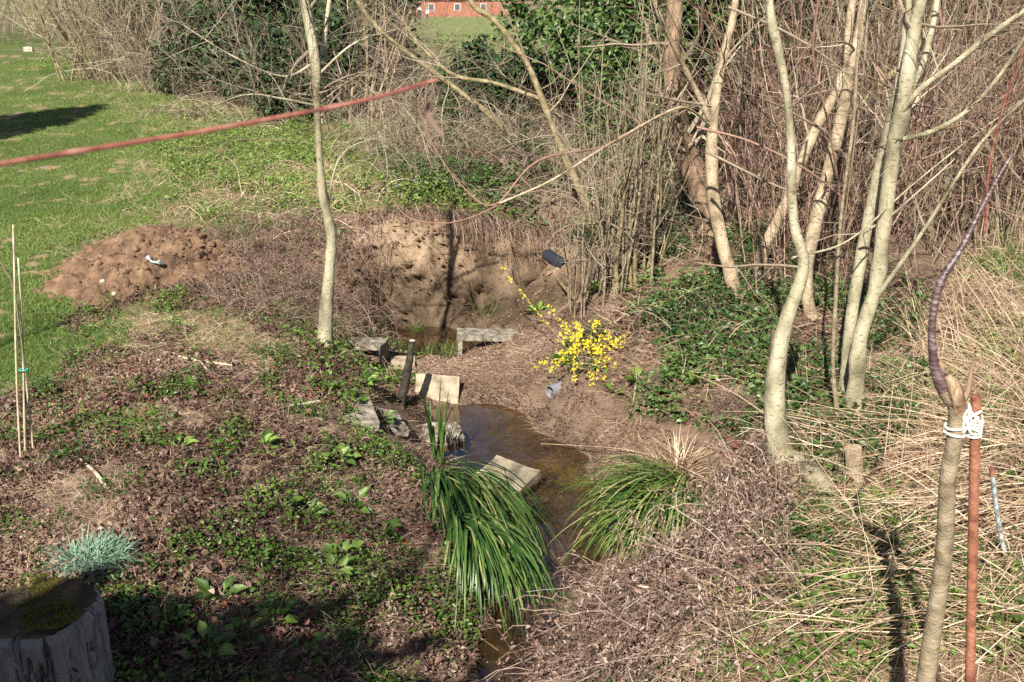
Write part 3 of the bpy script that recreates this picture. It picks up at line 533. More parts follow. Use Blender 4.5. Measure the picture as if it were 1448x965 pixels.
# unseen plants that shade the view; bush and bare tree added for that
ivytree('shade_hedge', 'added hedge, unseen behind the viewer, put there to shade stump and near bank', -400, 400, -2.4 if False else 3, 2, .1, .1, .1, 5, .1) if False else None
def hedge(name, label, c, r, n, size, mat, cat):
    root = thing(name, (c[0], c[1], 0), label, cat)
    q, p = cloudpts(c, r, n, .9, -2, .3); q = q[q[:, 2] > 0]; m = len(q); L = rng.uniform(.7, 1.2, m)*size
    V, Fc, idx = leafs(q, randdir(m), randdir(m, .3), L, L*.7); b = B(); b.add(V, Fc, rng.random(m)[idx]); b.build('foliage', M[mat], root)
    P = np.array([[c[0], c[1], -.1], [c[0], c[1], c[2]*.6], [c[0], c[1], c[2]]]); V, Q = tubes(P, np.array([.16, .12, .06]), 8); mesh('trunk', V, Q, M['bark_brown'], root, np.full(len(V), .5), True)
_P = spline(np.array([[-3.0, -1.4, -.05], [-2.9, -1.4, 2], [-2.6, -1.3, 4.2], [-2.4, -1.2, 7]]), 30)[None]; _R = np.linspace(.07, .02, 30)[None]; root = thing('twig_shade_tree', (-3.0, -1.4, 0), 'added bare tree, unseen behind the viewer, put there for twig shadows on the near bank', 'tree'); V, Q = tubes(_P, _R, 10); mesh('trunk', V, Q, M['bark_brown'], root, np.full(len(V), .5), True)  # unseen tree added for its dappled twig shadows
b = B(); a = grow(_P, _R, 30, 2.2, .7, 7, .2, .45, .4, rmin=.008); a2 = grow(*a, 7, .9, .7, 5, .1, .15, .6, rmin=.004); a3 = grow(*a2, 4, .4, .7, 4, 0, .2, .7, rmin=.003)
for q, r in (a, a2, a3): V, Q = tubes(q, r, 3); b.add(V, Q)
b.build('crown', M['twig'], root)
hedge('shade_bush', 'added leafy bush, unseen behind the viewer, put there to shade the old stump', (-3.9, -2.4, 2.85), (3.1, 1.1, 2.95), 14000, .3, 'darkivy', 'shrub')  # unseen leaf mass added to cast the near-left shade
tree('lawn_tree', 'thin bare tree on the lawn outside the picture, its shadow striping the grass', [(-1150,560,4.6,40),(-1150,300,None,36),(-1140,60,None,26)], 'bark_brown', 2.2, m1=22, l1=1.2, tmin=.3)
hedge('conifer', 'broad conifer beside the lawn, its shadow lying on the grass', (-11.5, 14.2, 4.0), (1.0, 1.0, 4.2), 7000, .28, 'darkivy', 'tree')

Z_BARE = [(110,430),(300,400),(500,470),(540,560),(300,640),(60,640),(90,540)]
# ------------------------------------------------------------------ ground vegetation (nobody could count it)
def zpts(n, polys, ymin, ymax, power=1.2, over=3, clump=None, cl_scale=3., seed=0, low_z=True, excl=()):
    x, y = scatter(int(n*over), ymin, ymax, .56, power); P = onz(x, y); px, py = proj(P); px, py = jit(x, y, px, py)
    k = np.zeros(len(x), bool)
    for pl in polys: k |= inpoly(px, py, pl)
    for pl in excl: k &= ~inpoly(px, py, pl)
    if clump is not None: k &= (n2(x, y, cl_scale, 40+seed, 3)+rng.normal(size=len(x))*.18) > clump
    if low_z: k &= P[:, 2] > -.9
    return P[k][:n]
def patchy(P, s=1.1, k=0, a=.42, j=.17): return np.clip(.42+a*n2(P[:, 0], P[:, 1], s, 80+k, 4)+rng.normal(size=len(P))*j, 0, 1)
def leafcover(name, label, P, size, mat, h=.05, asp=.7, tilt=.7, fold=.12, cat='plants', up=.2, r=None):
    if r is None and mat in ('litter', 'cover', 'ivy', 'bright'): r = patchy(P, 1.3, len(P) % 7)
    n = len(P); p = P.copy(); p[:, 2] += rng.uniform(0, 1, n)**1.5*h+.004; L = rng.uniform(size[0], size[1], n)
    d = unit(randdir(n)*[1, 1, .4]+[0, 0, up]); V, Fc, idx = leafs(p, d, unit(rng.normal(size=(n, 3))*tilt+[0, 0, 1]), L, L*asp, fold, .25)
    b = B(); b.add(V, Fc, (rng.random(n) if r is None else r)[idx]); return tag(b.build(name, M[mat]), label, cat, kind='stuff')
def blades(name, label, P, L, wd, mat, lean=.5, K=3, cat='grass', r=None, bias=(0, 0, 0), droop=.6, parent=None, tagit=True):
    n = len(P); d = unit(rng.normal(size=(n, 3))*[lean, lean, .1]+[0, 0, 1]+np.array(bias)); Ln = rng.uniform(L[0], L[1], n); Q = np.empty((n, K, 3)); Q[:, 0] = P
    for k in range(1, K):
        Q[:, k] = Q[:, k-1]+d*(Ln/(K-1))[:, None]; d = unit(d+np.array([0, 0, -droop/K])+rng.normal(size=(n, 3))*.08)
    W = rng.uniform(wd[0], wd[1], n)[:, None]*np.linspace(1, .12, K)[None]*.5; nh = unit(rng.normal(size=(n, 3))*[1, 1, .2]+[0, -.6, .2])
    V, Fc, idx = ribbons(Q, W, nh); b = B(); b.add(V, Fc, (rng.random(n) if r is None else r)[idx]); o = b.build(name, M[mat], parent)
    return tag(o, label, cat, kind='stuff') if tagit else o
HEAP = [(85,352),(150,332),(250,328),(300,400),(290,445),(200,440),(110,385)]
P = zpts(150000, [Z_LAWN], 4.0, 34, 1.35, 5); P = P[~inpoly(*proj(P), HEAP)]; P = P[(n2(P[:, 0], P[:, 1], 3, 11, 4)+.35*n2(P[:, 0], P[:, 1], 12, 12, 4)) < .62]
r_ = np.clip(.5+.45*n2(P[:, 0], P[:, 1], .8, 51, 3)+rng.normal(size=len(P))*.2, 0, 1)
blades('lawn_grass', 'short mown lawn on the left, mossy and patchy', P, (.025, .06), (.004, .009), 'grass', .7, 3, r=r_)
leafcover('lawn_weeds', 'small rosettes scattered in the lawn', zpts(9000, [Z_LAWN], 4, 25, 1.3, 4, .2, 1.5, 1, excl=[HEAP]), (.02, .045), 'cover', .02)
leafcover('ground_cover', 'bright green ground cover on the bank beyond the soil heap', zpts(52000, [Z_MID, [(20,60),(120,55),(130,110),(40,100)]], 10, 34, 1.0, 9, -.05, 1.8, 2), (.025, .055), 'bright', .2, up=.3)
leafcover('ground_cover', 'low green weeds over the near left bank', zpts(74000, [Z_LEFTBANK, Z_BARE], 3.6, 11.5, 1.0, 5, .38, 3.2, 3), (.010, .038), 'cover', .09)
leafcover('ground_cover', 'taller dark weeds in clumps along the lower left bank', zpts(26000, [[(300,760),(420,640),(560,620),(640,760),(690,900),(640,1050),(180,1050),(180,860)]], 3.6, 9, 1.0, 8, .25, 4.0, 41), (.012, .034), 'cover', .14, up=.5)
leafcover('ground_cover', 'green weeds on dead stems around the young tree foot', zpts(12000, [Z_BRUSH, [(400,440),(600,430),(600,600),(420,560)]], 7, 13, 1.0, 8, .0, 3, 4), (.02, .05), 'cover', .1)
leafcover('leaf_litter', 'purplish dead leaves carpeting the near left bank', zpts(62000, [Z_LEFTBANK, Z_BRUSH, Z_BARE], 3.6, 12, 1.0, 4, -.2, 2.0, 5), (.008, .042), 'litter', .05, .6, 1.1, .4)
leafcover('leaf_litter', 'larger curled brown leaves lying on the near left bank', zpts(1500, [Z_LEFTBANK], 3.6, 10, 1.0, 3, 0, 1.2, 55), (.04, .085), 'litter', .05, .65, 1.0, .5)
leafcover('leaf_litter', 'brown leaf litter on the right bank and under the trees', zpts(30000, [Z_IVY, Z_REED, Z_DEAD], 4, 16, 1.0, 4, -.2, 2.5, 6), (.025, .06), 'litter', .03, .7, .9, .3)
leafcover('leaf_litter', 'reddish leaf and twig debris on the mud beside the stream', zpts(46000, [Z_MUD], 5, 14, 1.0, 12, -.35, 3, 7), (.008, .036), 'litter', .01, .4, .8, .2)
leafcover('ivy_carpet', 'dark glossy ivy carpet over the right bank', zpts(42000, [Z_IVY], 5.5, 14, 1.0, 6, -.0, 2.0, 8), (.022, .055), 'ivy', .16, .9, .8)
leafcover('ivy_carpet', 'ivy and green weeds beneath the dry reeds', zpts(42000, [Z_REED, Z_DEAD], 4, 13, 1.0, 4, -.05, 1.5, 9), (.015, .045), 'cover', .10, .9, .8)
leafcover('ground_cover', 'dark ivy floor among the brambles above the hollow', zpts(26000, [[(540,285),(540,180),(800,120),(1010,150),(1000,330),(860,390),(800,345),(700,290)]], 11.5, 28, 1.0, 9, .05, 1.5, 10), (.04, .075), 'ivy', .22, .8)
leafcover('leaf_litter', 'brown leaves under the brambles above the hollow', zpts(22000, [[(540,285),(540,150),(800,90),(1448,150),(1448,330),(860,390),(800,345),(700,290)]], 11.5, 28, 1.0, 6, -.3, 1.5, 11), (.04, .08), 'litter', .04, .7, .9, .3)
leafcover('far_weeds', 'green field weeds seen through the gap in the shrubs', zpts(9000, [[(100,100),(430,20),(800,22),(800,120),(500,160)]], 26, 70, 1.0, 9, .0, .3, 12), (.08, .2), 'cover', .1, .4)
P = zpts(24000, [Z_BARE], 6, 12, 1.1, 5, .0, 1.6, 30); blades('long_grass', 'sparse thin turf where lawn meets leaf litter', P, (.02, .07), (.003, .006), 'grass', .7, 3)
ZL2 = [[(130,112),(260,140),(430,120),(440,175),(300,185),(240,215),(100,140)], [(200,215),(330,270),(340,345),(60,370),(60,300),(150,260)]]
P = zpts(26000, ZL2, 9, 32, 1.2, 12); P = P[~inpoly(*proj(P), HEAP)]; blades('long_grass', 'rough grass round the soil heap and below the bare shrubs', P, (.03, .12), (.004, .009), 'grass', .8, 3)
P = zpts(9000, ZL2, 9, 28, 1.0, 12, 0, 2, 31); blades('dry_grass', 'dry tan stalks in the rough grass by the heap', P, (.05, .25), (.003, .006), 'straw', 2, 4)
P = zpts(9000, [[(1330,250),(2000,200),(2000,460),(1448,420),(1400,380)]], 8, 20, 1.0, 14); blades('long_grass', 'fresh green grass at the right edge behind the dry reeds', P, (.08, .25), (.004, .008), 'cover', .5, 4)
P = zpts(52000, [Z_LEFTBANK, Z_MUD, Z_BARE], 3.6, 13, 1.0, 5, -.15, 2, 13); blades('dry_grass', 'dry grass stalks strewn over banks and mud', P, (.03, .17), (.0015, .0035), 'straw', 3.5, 3, droop=.25)
P = zpts(9000, [[(0,600),(150,590),(150,700),(0,720)], [(-300,590),(20,590),(60,800),(-300,800)], [(100,640),(250,640),(250,760),(60,760)]], 4, 8, 1., 20); blades('dry_grass', 'tan dead grass around the bamboo canes', P, (.04, .13), (.001, .003), 'straw', 1.2, 4)
P = zpts(7000, [Z_IVY], 5.5, 14, 1.0, 6); P[:, 2] += .1*rng.random(len(P)); blades('dry_grass', 'loose straw scattered on the ivy bank', P, (.08, .4), (.0015, .005), 'straw', 1.8, 4, droop=.8)
leafcover('crimson_leaves', 'dark crimson bramble leaves below the willows and on the left bank', np.vstack([zpts(700, [[(1020,620),(1120,600),(1130,720),(1030,720)], [(1200,640),(1320,640),(1300,720),(1180,720)]], 4.5, 9, 1, 60), zpts(1500, [Z_LEFTBANK], 4, 10, 1, 6, .3, 1.5, 14)]), (.015, .04), 'redleaf', .12)

# dry reeds on the right bank: long stalks lying towards the stream
def reeds(n, poly, L, wd, head, spr, h, K=7, ymin=4, ymax=14, sag=.5):
    P = zpts(n, [poly], ymin, ymax, 1.0, 9); n = len(P); P[:, 2] += rng.uniform(0, 1, n)*h
    d = unit(np.array(head)+rng.normal(size=(n, 3))*spr); Ln = rng.uniform(*L, n); Q = np.empty((n, K, 3)); Q[:, 0] = P
    for k in range(1, K):
        Q[:, k] = Q[:, k-1]+d*(Ln/(K-1))[:, None]; d = unit(d+rng.normal(size=(n, 3))*.05+np.array([0, 0, -sag/K]))
    gz_ = zf(Q[..., 0], Q[..., 1])+.008; Q[..., 2] = np.maximum(Q[..., 2], gz_)
    W = rng.uniform(*wd, n)[:, None]*np.linspace(1, .35, K)[None]
    V, Qd = tubes(Q, W*.5, 4); return V, Qd, np.repeat(rng.random(n), K*4)
b = B()
b.add(*reeds(520, [(1240,760),(1230,640),(1330,640),(1500,600),(2200,600),(2200,800),(1250,830)], (.25, .95), (.002, .008), (-1, -.3, .1), .65, .25))
b.add(*reeds(230, [(1230,800),(1330,700),(2200,700),(2200,860),(1330,860)], (.25, .85), (.002, .007), (-1, -.55, .05), .35, .12))
b.add(*reeds(620, [(1300,560),(1448,480),(2200,480),(2200,760),(1330,740)], (.25, .9), (.002, .007), (-.9, .5, .3), .8, .3))
b.add(*reeds(380, [(1120,800),(1448,760),(2200,760),(2200,1150),(1000,1150)], (.3, 1.1), (.002, .006), (-.8, -.5, .15), 1.1, .2))
b.add(*reeds(650, [(1280,480),(1448,300),(2000,300),(2000,620),(1300,620)], (.3, 1.0), (.002, .005), (-.2, -.2, .7), .9, .15, sag=1.8, ymax=16))
for px_, py_, hd, nb in [(1440,700,(-1,-.35,.05),70),(1448,740,(-1,-.5,.02),80),(1330,730,(-1,-.45,.0),70),(1400,640,(-1,-.1,.1),60),(1448,800,(-1,-.75,.0),50),(1300,800,(-1,-.8,.05),45),(1440,560,(-.8,.2,.5),60),(1448,620,(-1,.1,.3),60),(1250,880,(-1,-.2,.1),40),(1400,880,(-1,-.35,.1),45),(1200,640,(-.9,.4,.25),30),(1340,520,(-.3,.4,.9),40),(1448,480,(-.5,.1,.9),50),(1380,840,(-1,.25,.2),40)]:
    c_ = g(px_, py_, .05); Pb = c_+rng.normal(size=(nb, 3))*[.16, .12, .05]; nb = int(nb*.55); Pb = Pb[:nb]; db = unit(np.array(hd)+rng.normal(size=(nb, 3))*.2); Lb = rng.uniform(.3, 1.0, nb); Qb = np.empty((nb, 7, 3)); Qb[:, 0] = Pb
    for k in range(1, 7): Qb[:, k] = Qb[:, k-1]+db*(Lb/6)[:, None]; db = unit(db+rng.normal(size=(nb, 3))*.04+[0, 0, -.06])
    Qb[..., 2] = np.maximum(Qb[..., 2], zf(Qb[..., 0], Qb[..., 1])+.02); V, Qd = tubes(Qb, rng.uniform(.002, .0045, nb)[:, None]*np.linspace(1, .4, 7)[None], 4); b.add(V, Qd, np.repeat(rng.uniform(.3, 1, nb), 28))
tag(b.build('dry_reeds', M['straw']), 'flattened pale dry reed stalks covering the right bank', 'reeds', kind='stuff')
P = zpts(26000, [Z_REED], 4, 13, 1.0, 5, -.25, 1.3, 21); P[:, 2] += .10*rng.random(len(P)); blades('reed_litter', 'broken reed leaves and straw beneath the flattened stalks', P, (.05, .24), (.0015, .006), 'straw', 2.0, 4, droop=1.2, bias=(-.6, 0, 0))
P = zpts(3200, [Z_REED], 6, 16, 1.0, 6); blades('reed_litter', 'upright withered grass among the right hand trunks', P, (.15, .6), (.002, .005), 'straw', .6, 5, droop=1.)

# dead bramble heap in the right foreground
x_ = zpts(3400, [Z_DEAD], 4, 10, 1.0, 14, -.25, 2.6, 51); n = len(x_); d = unit(rng.normal(size=(n, 3))*[1, 1, .5]+[-.3, -.2, .4]); K = 7; L = rng.uniform(.15, .7, n); Q = np.empty((n, K, 3)); Q[:, 0] = x_
for k in range(1, K): Q[:, k] = Q[:, k-1]+d*(L/(K-1))[:, None]; d = unit(d+rng.normal(size=(n, 3))*.25+np.array([0, 0, -.22]))
Q[..., 2] = np.maximum(Q[..., 2], zf(Q[..., 0], Q[..., 1])+.01)+np.clip(n2(Q[..., 0], Q[..., 1], 2.6, 91, 2), 0, 1)*.22*rng.random((n, 1))
rr_ = np.full((n, K), .0022)*rng.uniform(.6, 1.5, n)[:, None]; b = B(); V, Fq = tubes(Q, rr_, 3); b.add(V, Fq, np.repeat(rng.random(n), K*3))
a = grow(Q, rr_, 9, .09, .9, 4, 0, .05, .7, rmin=.0011, wob=.5); V, Fq = tubes(*a, 3); b.add(V, Fq, np.repeat(rng.random(len(a[0])), 12))
pq = a[0][:, -1]; m = len(pq); V, Fc, idx = leafs(pq, randdir(m), randdir(m, .5), rng.uniform(.012, .04, m), rng.uniform(.006, .016, m), .4, .6); b.add(V, Fc, rng.random(m)[idx])
b.add(*reeds(170, [(900,790),(1130,640),(1200,720),(1060,1000),(820,980)], (.3, 1.1), (.003, .007), (-.8, -.75, .2), .28, .2)); b.add(*reeds(260, [(1000,700),(1130,640),(1130,860),(950,900)], (.1, .4), (.0015, .004), (-.1, -.2, 1), .5, .1))
tag(b.build('dead_brambles', M['fluff']), 'fluffy brown dead stems heaped along the near right stream edge', 'dead plants', kind='stuff')
def fluff(label, c, r, n):
    q, p = cloudpts(c, r, n, 6, -.3); n = len(q); d = randdir(n); K = 5; L = rng.uniform(.03, .12, n); Q = np.empty((n, K, 3)); Q[:, 0] = q
    for k in range(1, K): Q[:, k] = Q[:, k-1]+d*(L/(K-1))[:, None]; d = unit(d+rng.normal(size=(n, 3))*.5)
    Q[..., 2] = np.maximum(Q[..., 2], zf(Q[..., 0], Q[..., 1])); b = B(); V, Fq = tubes(Q, np.full((n, K), .0012), 3); b.add(V, Fq, np.repeat(rng.random(n), K*3)); tag(b.build('seed_head_tuft', M['deadstem']), label, 'plant')
fluff('grey fluffy withered tuft just left of the bent willow foot', g(1035,595,.1), (.11, .1, .14), 1800)
fluff('grey withered tuft clinging to the bent willow foot', g(1090,640,.1)-np.array([0, .12, 0]), (.14, .08, .13), 2200)
fluff('brown withered heap beside the stream in the near right corner', g(900,900,.05), (.4, .3, .16), 5000)

# ------------------------------------------------------------------ sedges and tufted plants
def tuft(name, label, c, n, L, wd, mat, e0=(55, 85), e1=-50, rad=.08, bias=(0, 0), K=10, cat='plant', vee=.35, group=None, slope=True, brown=.06):
    az = rng.uniform(0, 2*math.pi, n); dx, dy = np.cos(az)+bias[0], np.sin(az)+bias[1]; az = np.arctan2(dy, dx)
    c = np.array(c); r0 = rad*np.sqrt(rng.random(n)); a0 = rng.uniform(0, 6.28, n); bx, by = c[0]+r0*np.cos(a0), c[1]+r0*np.sin(a0); base = np.stack([bx, by, np.minimum(zf(bx, by), c[2])-.01], -1)
    el0 = np.radians(rng.uniform(*e0, n)); el1 = np.radians(e1+rng.normal(size=n)*14); Ln = rng.uniform(*L, n); Q = np.empty((n, K, 3)); Q[:, 0] = base; kink = np.where(rng.random(n) < .22, rng.integers(4, K, n), 99)
    for k in range(1, K):
        t = (k/(K-1))**1.1; el = el0*(1-t)+el1*t; el = np.where(k >= kink, np.radians(-75), el); az = az+rng.normal(size=n)*.03
        Q[:, k] = Q[:, k-1]+(Ln/(K-1))[:, None]*np.stack([np.cos(az)*np.cos(el), np.sin(az)*np.cos(el), np.sin(el)], -1)
    Q[..., 2] = np.maximum(Q[..., 2], np.maximum(zf(Q[..., 0], Q[..., 1])+.01+.03*rng.random((n, 1)), WZ+.003)) if slope else Q[..., 2]
    s = np.linspace(0, 1, K); W = rng.uniform(*wd, n)[:, None]*(np.sin(np.minimum(s*1.4+.35, 1.57))*(1-s**3))[None]*.5+.0003
    nh = np.stack([-np.cos(az)*.3, -np.sin(az)*.3, np.ones(n)], -1); V, Fc, idx = ribbons(Q, W, unit(nh), vee); rv = rng.random(n)*.8; rv = np.where(rng.random(n) < brown, 1.0, rv)
    root = thing(name, base.mean(0), label, cat, group); b = B(); b.add(V, Fc, rv[idx]); b.build('leaves', M[mat], root, True); return root
c = g(616, 690); tuft('pendulous_sedge', 'large dark green sedge drooping over the left stream edge', c+[0,0,.10], 300, (.7, 1.5), (.012, .021), 'sedge', (25, 72), -84, .11, (1.2, -2.0), 14, brown=.09)
c = g(660, 745, .05); tuft('pendulous_sedge', 'lower green sedge clump hanging to the water under the large one', c+[0,0,.08], 200, (.55, 1.1), (.011, .019), 'sedge', (15, 62), -84, .13, (.9, -2.2), 13, brown=.1)
c = g(950, 708); tuft('pendulous_sedge', 'broad green sedge on the right stream bank', c+[0,0,.08], 380, (.4, 1.0), (.009, .017), 'sedgey', (35, 78), -55, .22, (-1.0, -.6), 12, brown=.2)
c = g(912, 745); tuft('pendulous_sedge', 'green sedge spreading low at the right water edge', c, 230, (.25, .6), (.006, .012), 'sedgey', (30, 75), -50, .14, (-.8, -.7), 10, brown=.2)
c = g(835, 880); tuft('sedge_seedling', 'small blue-green grass tuft at the water in the near right', c, 36, (.2, .42), (.006, .011), 'sedge', (50, 85), -20, .04, (-.2, 0))
c = g(960, 680); tuft('dry_sedge', 'bleached dead sedge standing above the right green clump', c, 260, (.25, .5), (.005, .011), 'straw', (55, 88), 10, .10, (-.15, 0), 8)
c = g(885, 620); tuft('dry_sedge', 'bleached grass tuft on the mud above the stream bend', c, 130, (.12, .32), (.002, .004), 'straw', (30, 80), -30, .14, (0, -.4), 7)
c = g(618, 655); tuft('iris_plant', 'upright wide iris blades standing over the water left side', c, 24, (.45, .78), (.016, .026), 'sedge', (78, 90), 72, .05, (-.25, 0), 9, vee=.15, brown=0)
for px, py, lb in ((603,505,'green grass spikes in the mud between the concrete channels'), (632,508,'shorter green grass spikes left of the broad channel mouth'), (588,480,'thin green spikes behind the dark post')):
    tuft('grass_tuft', lb, g(px, py), 60, (.12, .3), (.004, .008), 'cover', (60, 90), 40, .09, (0, 0), 6)
tuft('grass_tuft', 'single small rush tuft on the mud slope', g(803,520), 26, (.08, .2), (.005, .009), 'cover', (60, 90), 30, .03, (0, 0), 6)
tuft('grass_tuft', 'dark upright grass at the foot of the clay face', g(690,448), 50, (.15, .32), (.003, .006), 'grass', (60, 90), 40, .12, (0, 0), 6)
c = g(132, 800); tuft('pink_cushion', 'blue-green spiky cushion plant beside the stump', c, 1000, (.10, .25), (.005, .009), 'pink', (8, 88), 5, .11, (.1, -.1), 6, vee=.3, brown=0)
def rosette(label, px, py, n=10, L=(.06, .13), mat='cover', name='leafy_plant', e=(10, 60)):
    c = g(px, py); root = thing(name, c, label, 'plant'); az = rng.uniform(0, 6.28, n); el = np.radians(rng.uniform(*e, n)); d = np.stack([np.cos(az)*np.cos(el), np.sin(az)*np.cos(el), np.sin(el)], -1); Ls = rng.uniform(*L, n)
    st = np.stack([np.repeat(c[None], n, 0), c+d*Ls[:, None]*.4, c+d*Ls[:, None]*.8], 1); V, Q = tubes(st, np.full((n, 3), .0025), 4); mesh('stalks', V, Q, M[mat], root, np.full(len(V), .4))
    V, Fc, idx = leafs(st[:, 2], d+np.array([0, 0, -.2]), unit(np.array([0, -.3, 1.])+rng.normal(size=(n, 3))*.25), Ls, Ls*.6, .18, .3); mesh('leaves', V, Fc, M[mat], root, rng.random(n)[idx], True)
RS = [(447,665,'bright leafy plant on the litter left of the iris'), (478,655,'small leafy plant right beside the brightest one'), (400,725,'leafy plant below and left of the large stone flake'), (432,735,'pair of glossy leaves on the litter mid bank'), (500,720,'leafy plant uphill from the big sedge'), (540,760,'dark leafy plant beside the big sedge'),
      (480,790,'leafy rosette in the middle of the near bank'), (470,815,'leafy rosette at the edge of the shade'), (310,850,'sunlit leaf cluster at the edge of the near shade'), (345,905,'shaded broad leaves right of the stump'), (290,925,'broad shaded leaves close to the stump'), (390,880,'broad leaves in shade, farther right'), (430,930,'broad shaded leaves at the bottom edge'),
      (235,885,'shaded broad leaves directly beside the stump bark'), (515,548,'round leaved plant near the twin concrete slabs'), (540,600,'round leaved plant at the slab edge'), (497,575,'green leaf clump just above the flat slab'), (370,640,'small sprig on the purple litter'), (250,640,'low green sprig near the pale stick'), (470,470,'leafy sprig at the young tree foot'),
      (897,408,'broad arum leaves at the hazel foot'), (850,415,'arum leaves left of the hazel foot'), (930,395,'arum leaves by the hazel, right side'), (870,560,'broad leaves below the yellow bush'), (905,545,'glossy leaves right of the yellow bush'), (800,515,'bright leaves left of the yellow bush'), (1240,720,'sprig beneath the sawn stub'), (990,545,'leafy patch in the middle of the ivy bank'), (760,445,'bright leaf at the bank foot')]
for px, py, lb in RS: rosette(lb, px, py, int(rng.integers(13, 24)), (.05, .11) if py < 600 else (.05, .10))

# ------------------------------------------------------------------ forsythia
c = g(828, 522); root = thing('forsythia_bush', c, 'small bush covered in yellow flowers on the right bank', 'shrub'); Yc = c[1]
tips = [(708,378,.35),(770,430,.1),(745,525,-.15),(780,522,-.2),(845,455,.1),(800,465,.1),(880,488,-.1),(820,470,0),(868,470,0),(790,480,0),(835,485,-.15),(850,500,-.2),(870,520,-.25),(810,540,-.25),(862,545,-.3),(880,500,.0),(800,500,-.1),(905,475,.1),(788,500,0),(815,455,.2),(840,550,-.3),(872,560,-.3)]
sp = B(); fl = []
for i, (px, py, dy) in enumerate(tips):
    e = atY(px, py, Yc+dy); m = (c+e)/2+np.array([rng.normal()*.02, 0, (.10 if i else .02)]); st = spline(np.array([c+rng.normal(size=3)*[.03, .03, 0], m, e]), 12)
    V, Q = tubes(st, np.linspace(.004, .0015, 12), 5); sp.add(V, Q, .6); k = 34 if i == 0 else 26
    t = rng.uniform(.35 if i else .4, 1, k)*(11-.01); ii = t.astype(int); f = (t-ii)[:, None]; fl.append(st[ii]*(1-f)+st[ii+1]*f+rng.normal(size=(k, 3))*(.008 if i == 0 else .02))
sp.build('stems', M['twig'], root); fl = np.vstack(fl); n = len(fl); ax = unit(randdir(n)+[0, -.8, .3]); u_ = unit(np.cross(ax, randdir(n))); v_ = np.cross(ax, u_); b = B()
for k in range(4):
    a = k*math.pi/2; d = unit(u_*math.cos(a)+v_*math.sin(a)+ax*.5); V, Fc, idx = leafs(fl, d, ax, rng.uniform(.013, .02, n), .008, .1, .2); b.add(V, Fc, rng.random(n)[idx])
b.build('flowers', M['yellow'], root)
q = c+rng.normal(size=(70, 3))*[.13, .12, .05]+[0, 0, .06]; V, Fc, idx = leafs(q, randdir(70, .5), randdir(70, 1), rng.uniform(.04, .075, 70), .028); mesh('leaves', V, Fc, M['cover'], root, rng.random(70)[idx])

# ------------------------------------------------------------------ soil heap
c = g(188, 405); hx, hy = float(c[0])-.04, float(c[1])+.55
u, v = np.meshgrid(np.linspace(-1, 1, 170), np.linspace(-1, 1, 170)); X, Y = hx+u*1.25, hy+v*1.35; ang = np.arctan2(v, u); rad = np.sqrt(u**2+v**2)/(.78+.10*np.sin(ang*3+1)+.05*np.sin(ang*7)+.05*n2(u, v, 2, 61))
hgt = np.clip(1-rad, 0, 1)**.8*(.48+.06*np.sin(u*3)) + np.where(rad < 1.08, 1, 0)*(.045*n2(X, Y, 4, 62, 4)+.045*np.abs(n2(X, Y, 14, 63, 4)))-.03
Zh = zf(X, Y)+hgt; I = np.arange(X.size).reshape(X.shape); Q = np.stack([I[:-1, :-1], I[:-1, 1:], I[1:, 1:], I[1:, :-1]], -1); Q = Q[(rad[:-1, :-1] < 1.12)]
root = thing('soil_heap', (hx, hy, float(zf(hx, hy))), 'heap of freshly dug brown earth on the lawn edge', 'soil heap')
mesh('earth', np.stack([X, Y, Zh], -1).reshape(-1, 3), Q.reshape(-1, 4), M['soil'], root, np.full(X.size, .5), True)
def hz(x, y):
    iu = int(np.clip((x-hx)/1.25*84.5+84.5, 0, 169)); iv = int(np.clip((y-hy)/1.35*84.5+84.5, 0, 169)); return max(Zh[iv, iu], float(zf(x, y)))
def rock(seed, r, flat=.7, sub=2):
    import bmesh
    bm = bmesh.new(); bmesh.ops.create_icosphere(bm, subdivisions=sub, radius=1); V = np.array([v.co[:] for v in bm.verts]); Fc = np.array([[v.index for v in f.verts] for f in bm.faces]); bm.free()
    V = V*(1+.28*vnoise(V*1.3+seed*5.1)+.12*vnoise(V*3.1+seed)+.05*vnoise(V*8+seed))[:, None]; return V*np.array([r, r*.85, r*flat]), Fc
cb = B()
for i in range(900):
    a, rr1 = rng.uniform(0, 6.28), rng.uniform(.1, 1.02)**.6; x, y = hx+math.cos(a)*rr1*.95, hy+math.sin(a)*rr1*1.0-.05; V, Fc = rock(i, rng.uniform(.008, .03)*(1.5 if rng.random() < .12 else 1), .8, 1); cb.add(V+[x, y, hz(x, y)+.004], Fc, rng.random())
cb.build('clods', M['soil'], root)
def surf(px, py):
    d = ray(px, py)
    for t_ in np.geomspace(3, 60, 3000):
        p = np.array([0, 0, H])+d*t_
        hh = hz(p[0], p[1]) if abs(p[0]-hx) < 1.2 and abs(p[1]-hy) < 1.3 else None
        if (hh is not None and p[2] < hh) or p[1] > 25: return p
    return p
for i, (px, py, r, lb, mt) in enumerate([(192,352,.05,'tan stone on top of the soil heap','soil'),(165,328,.035,'small reddish clod high on the soil heap','soil'),(145,398,.03,'pale pebble where the heap meets the grass','stone'),(160,416,.028,'rounded pale pebble at the heap foot','stone')]):
    p = surf(px, py); V, Fc = rock(i+50, r); tag(mesh('stone', V+p, Fc, M[mt], None, np.full(len(V), .6), True), lb, 'stone')
p = surf(218, 373); q = np.array([p+[-.07, .05, .05], p+[-.02, .0, .02], p+[.04, -.03, .02], p+[.085, -.05, .03]]); Pq = spline(q, 10); V, Q = tubes(Pq, np.array([.026, .02, .012, .011, .012, .012, .014, .022, .028, .02]), 8); b = B(); b.add(V, Q); b.add(V, tcaps(1, 10, 8)); tag(b.build('old_bone', M['peel'], None, True), 'pale blue-grey bone-shaped scrap lying on the soil heap', 'scrap')

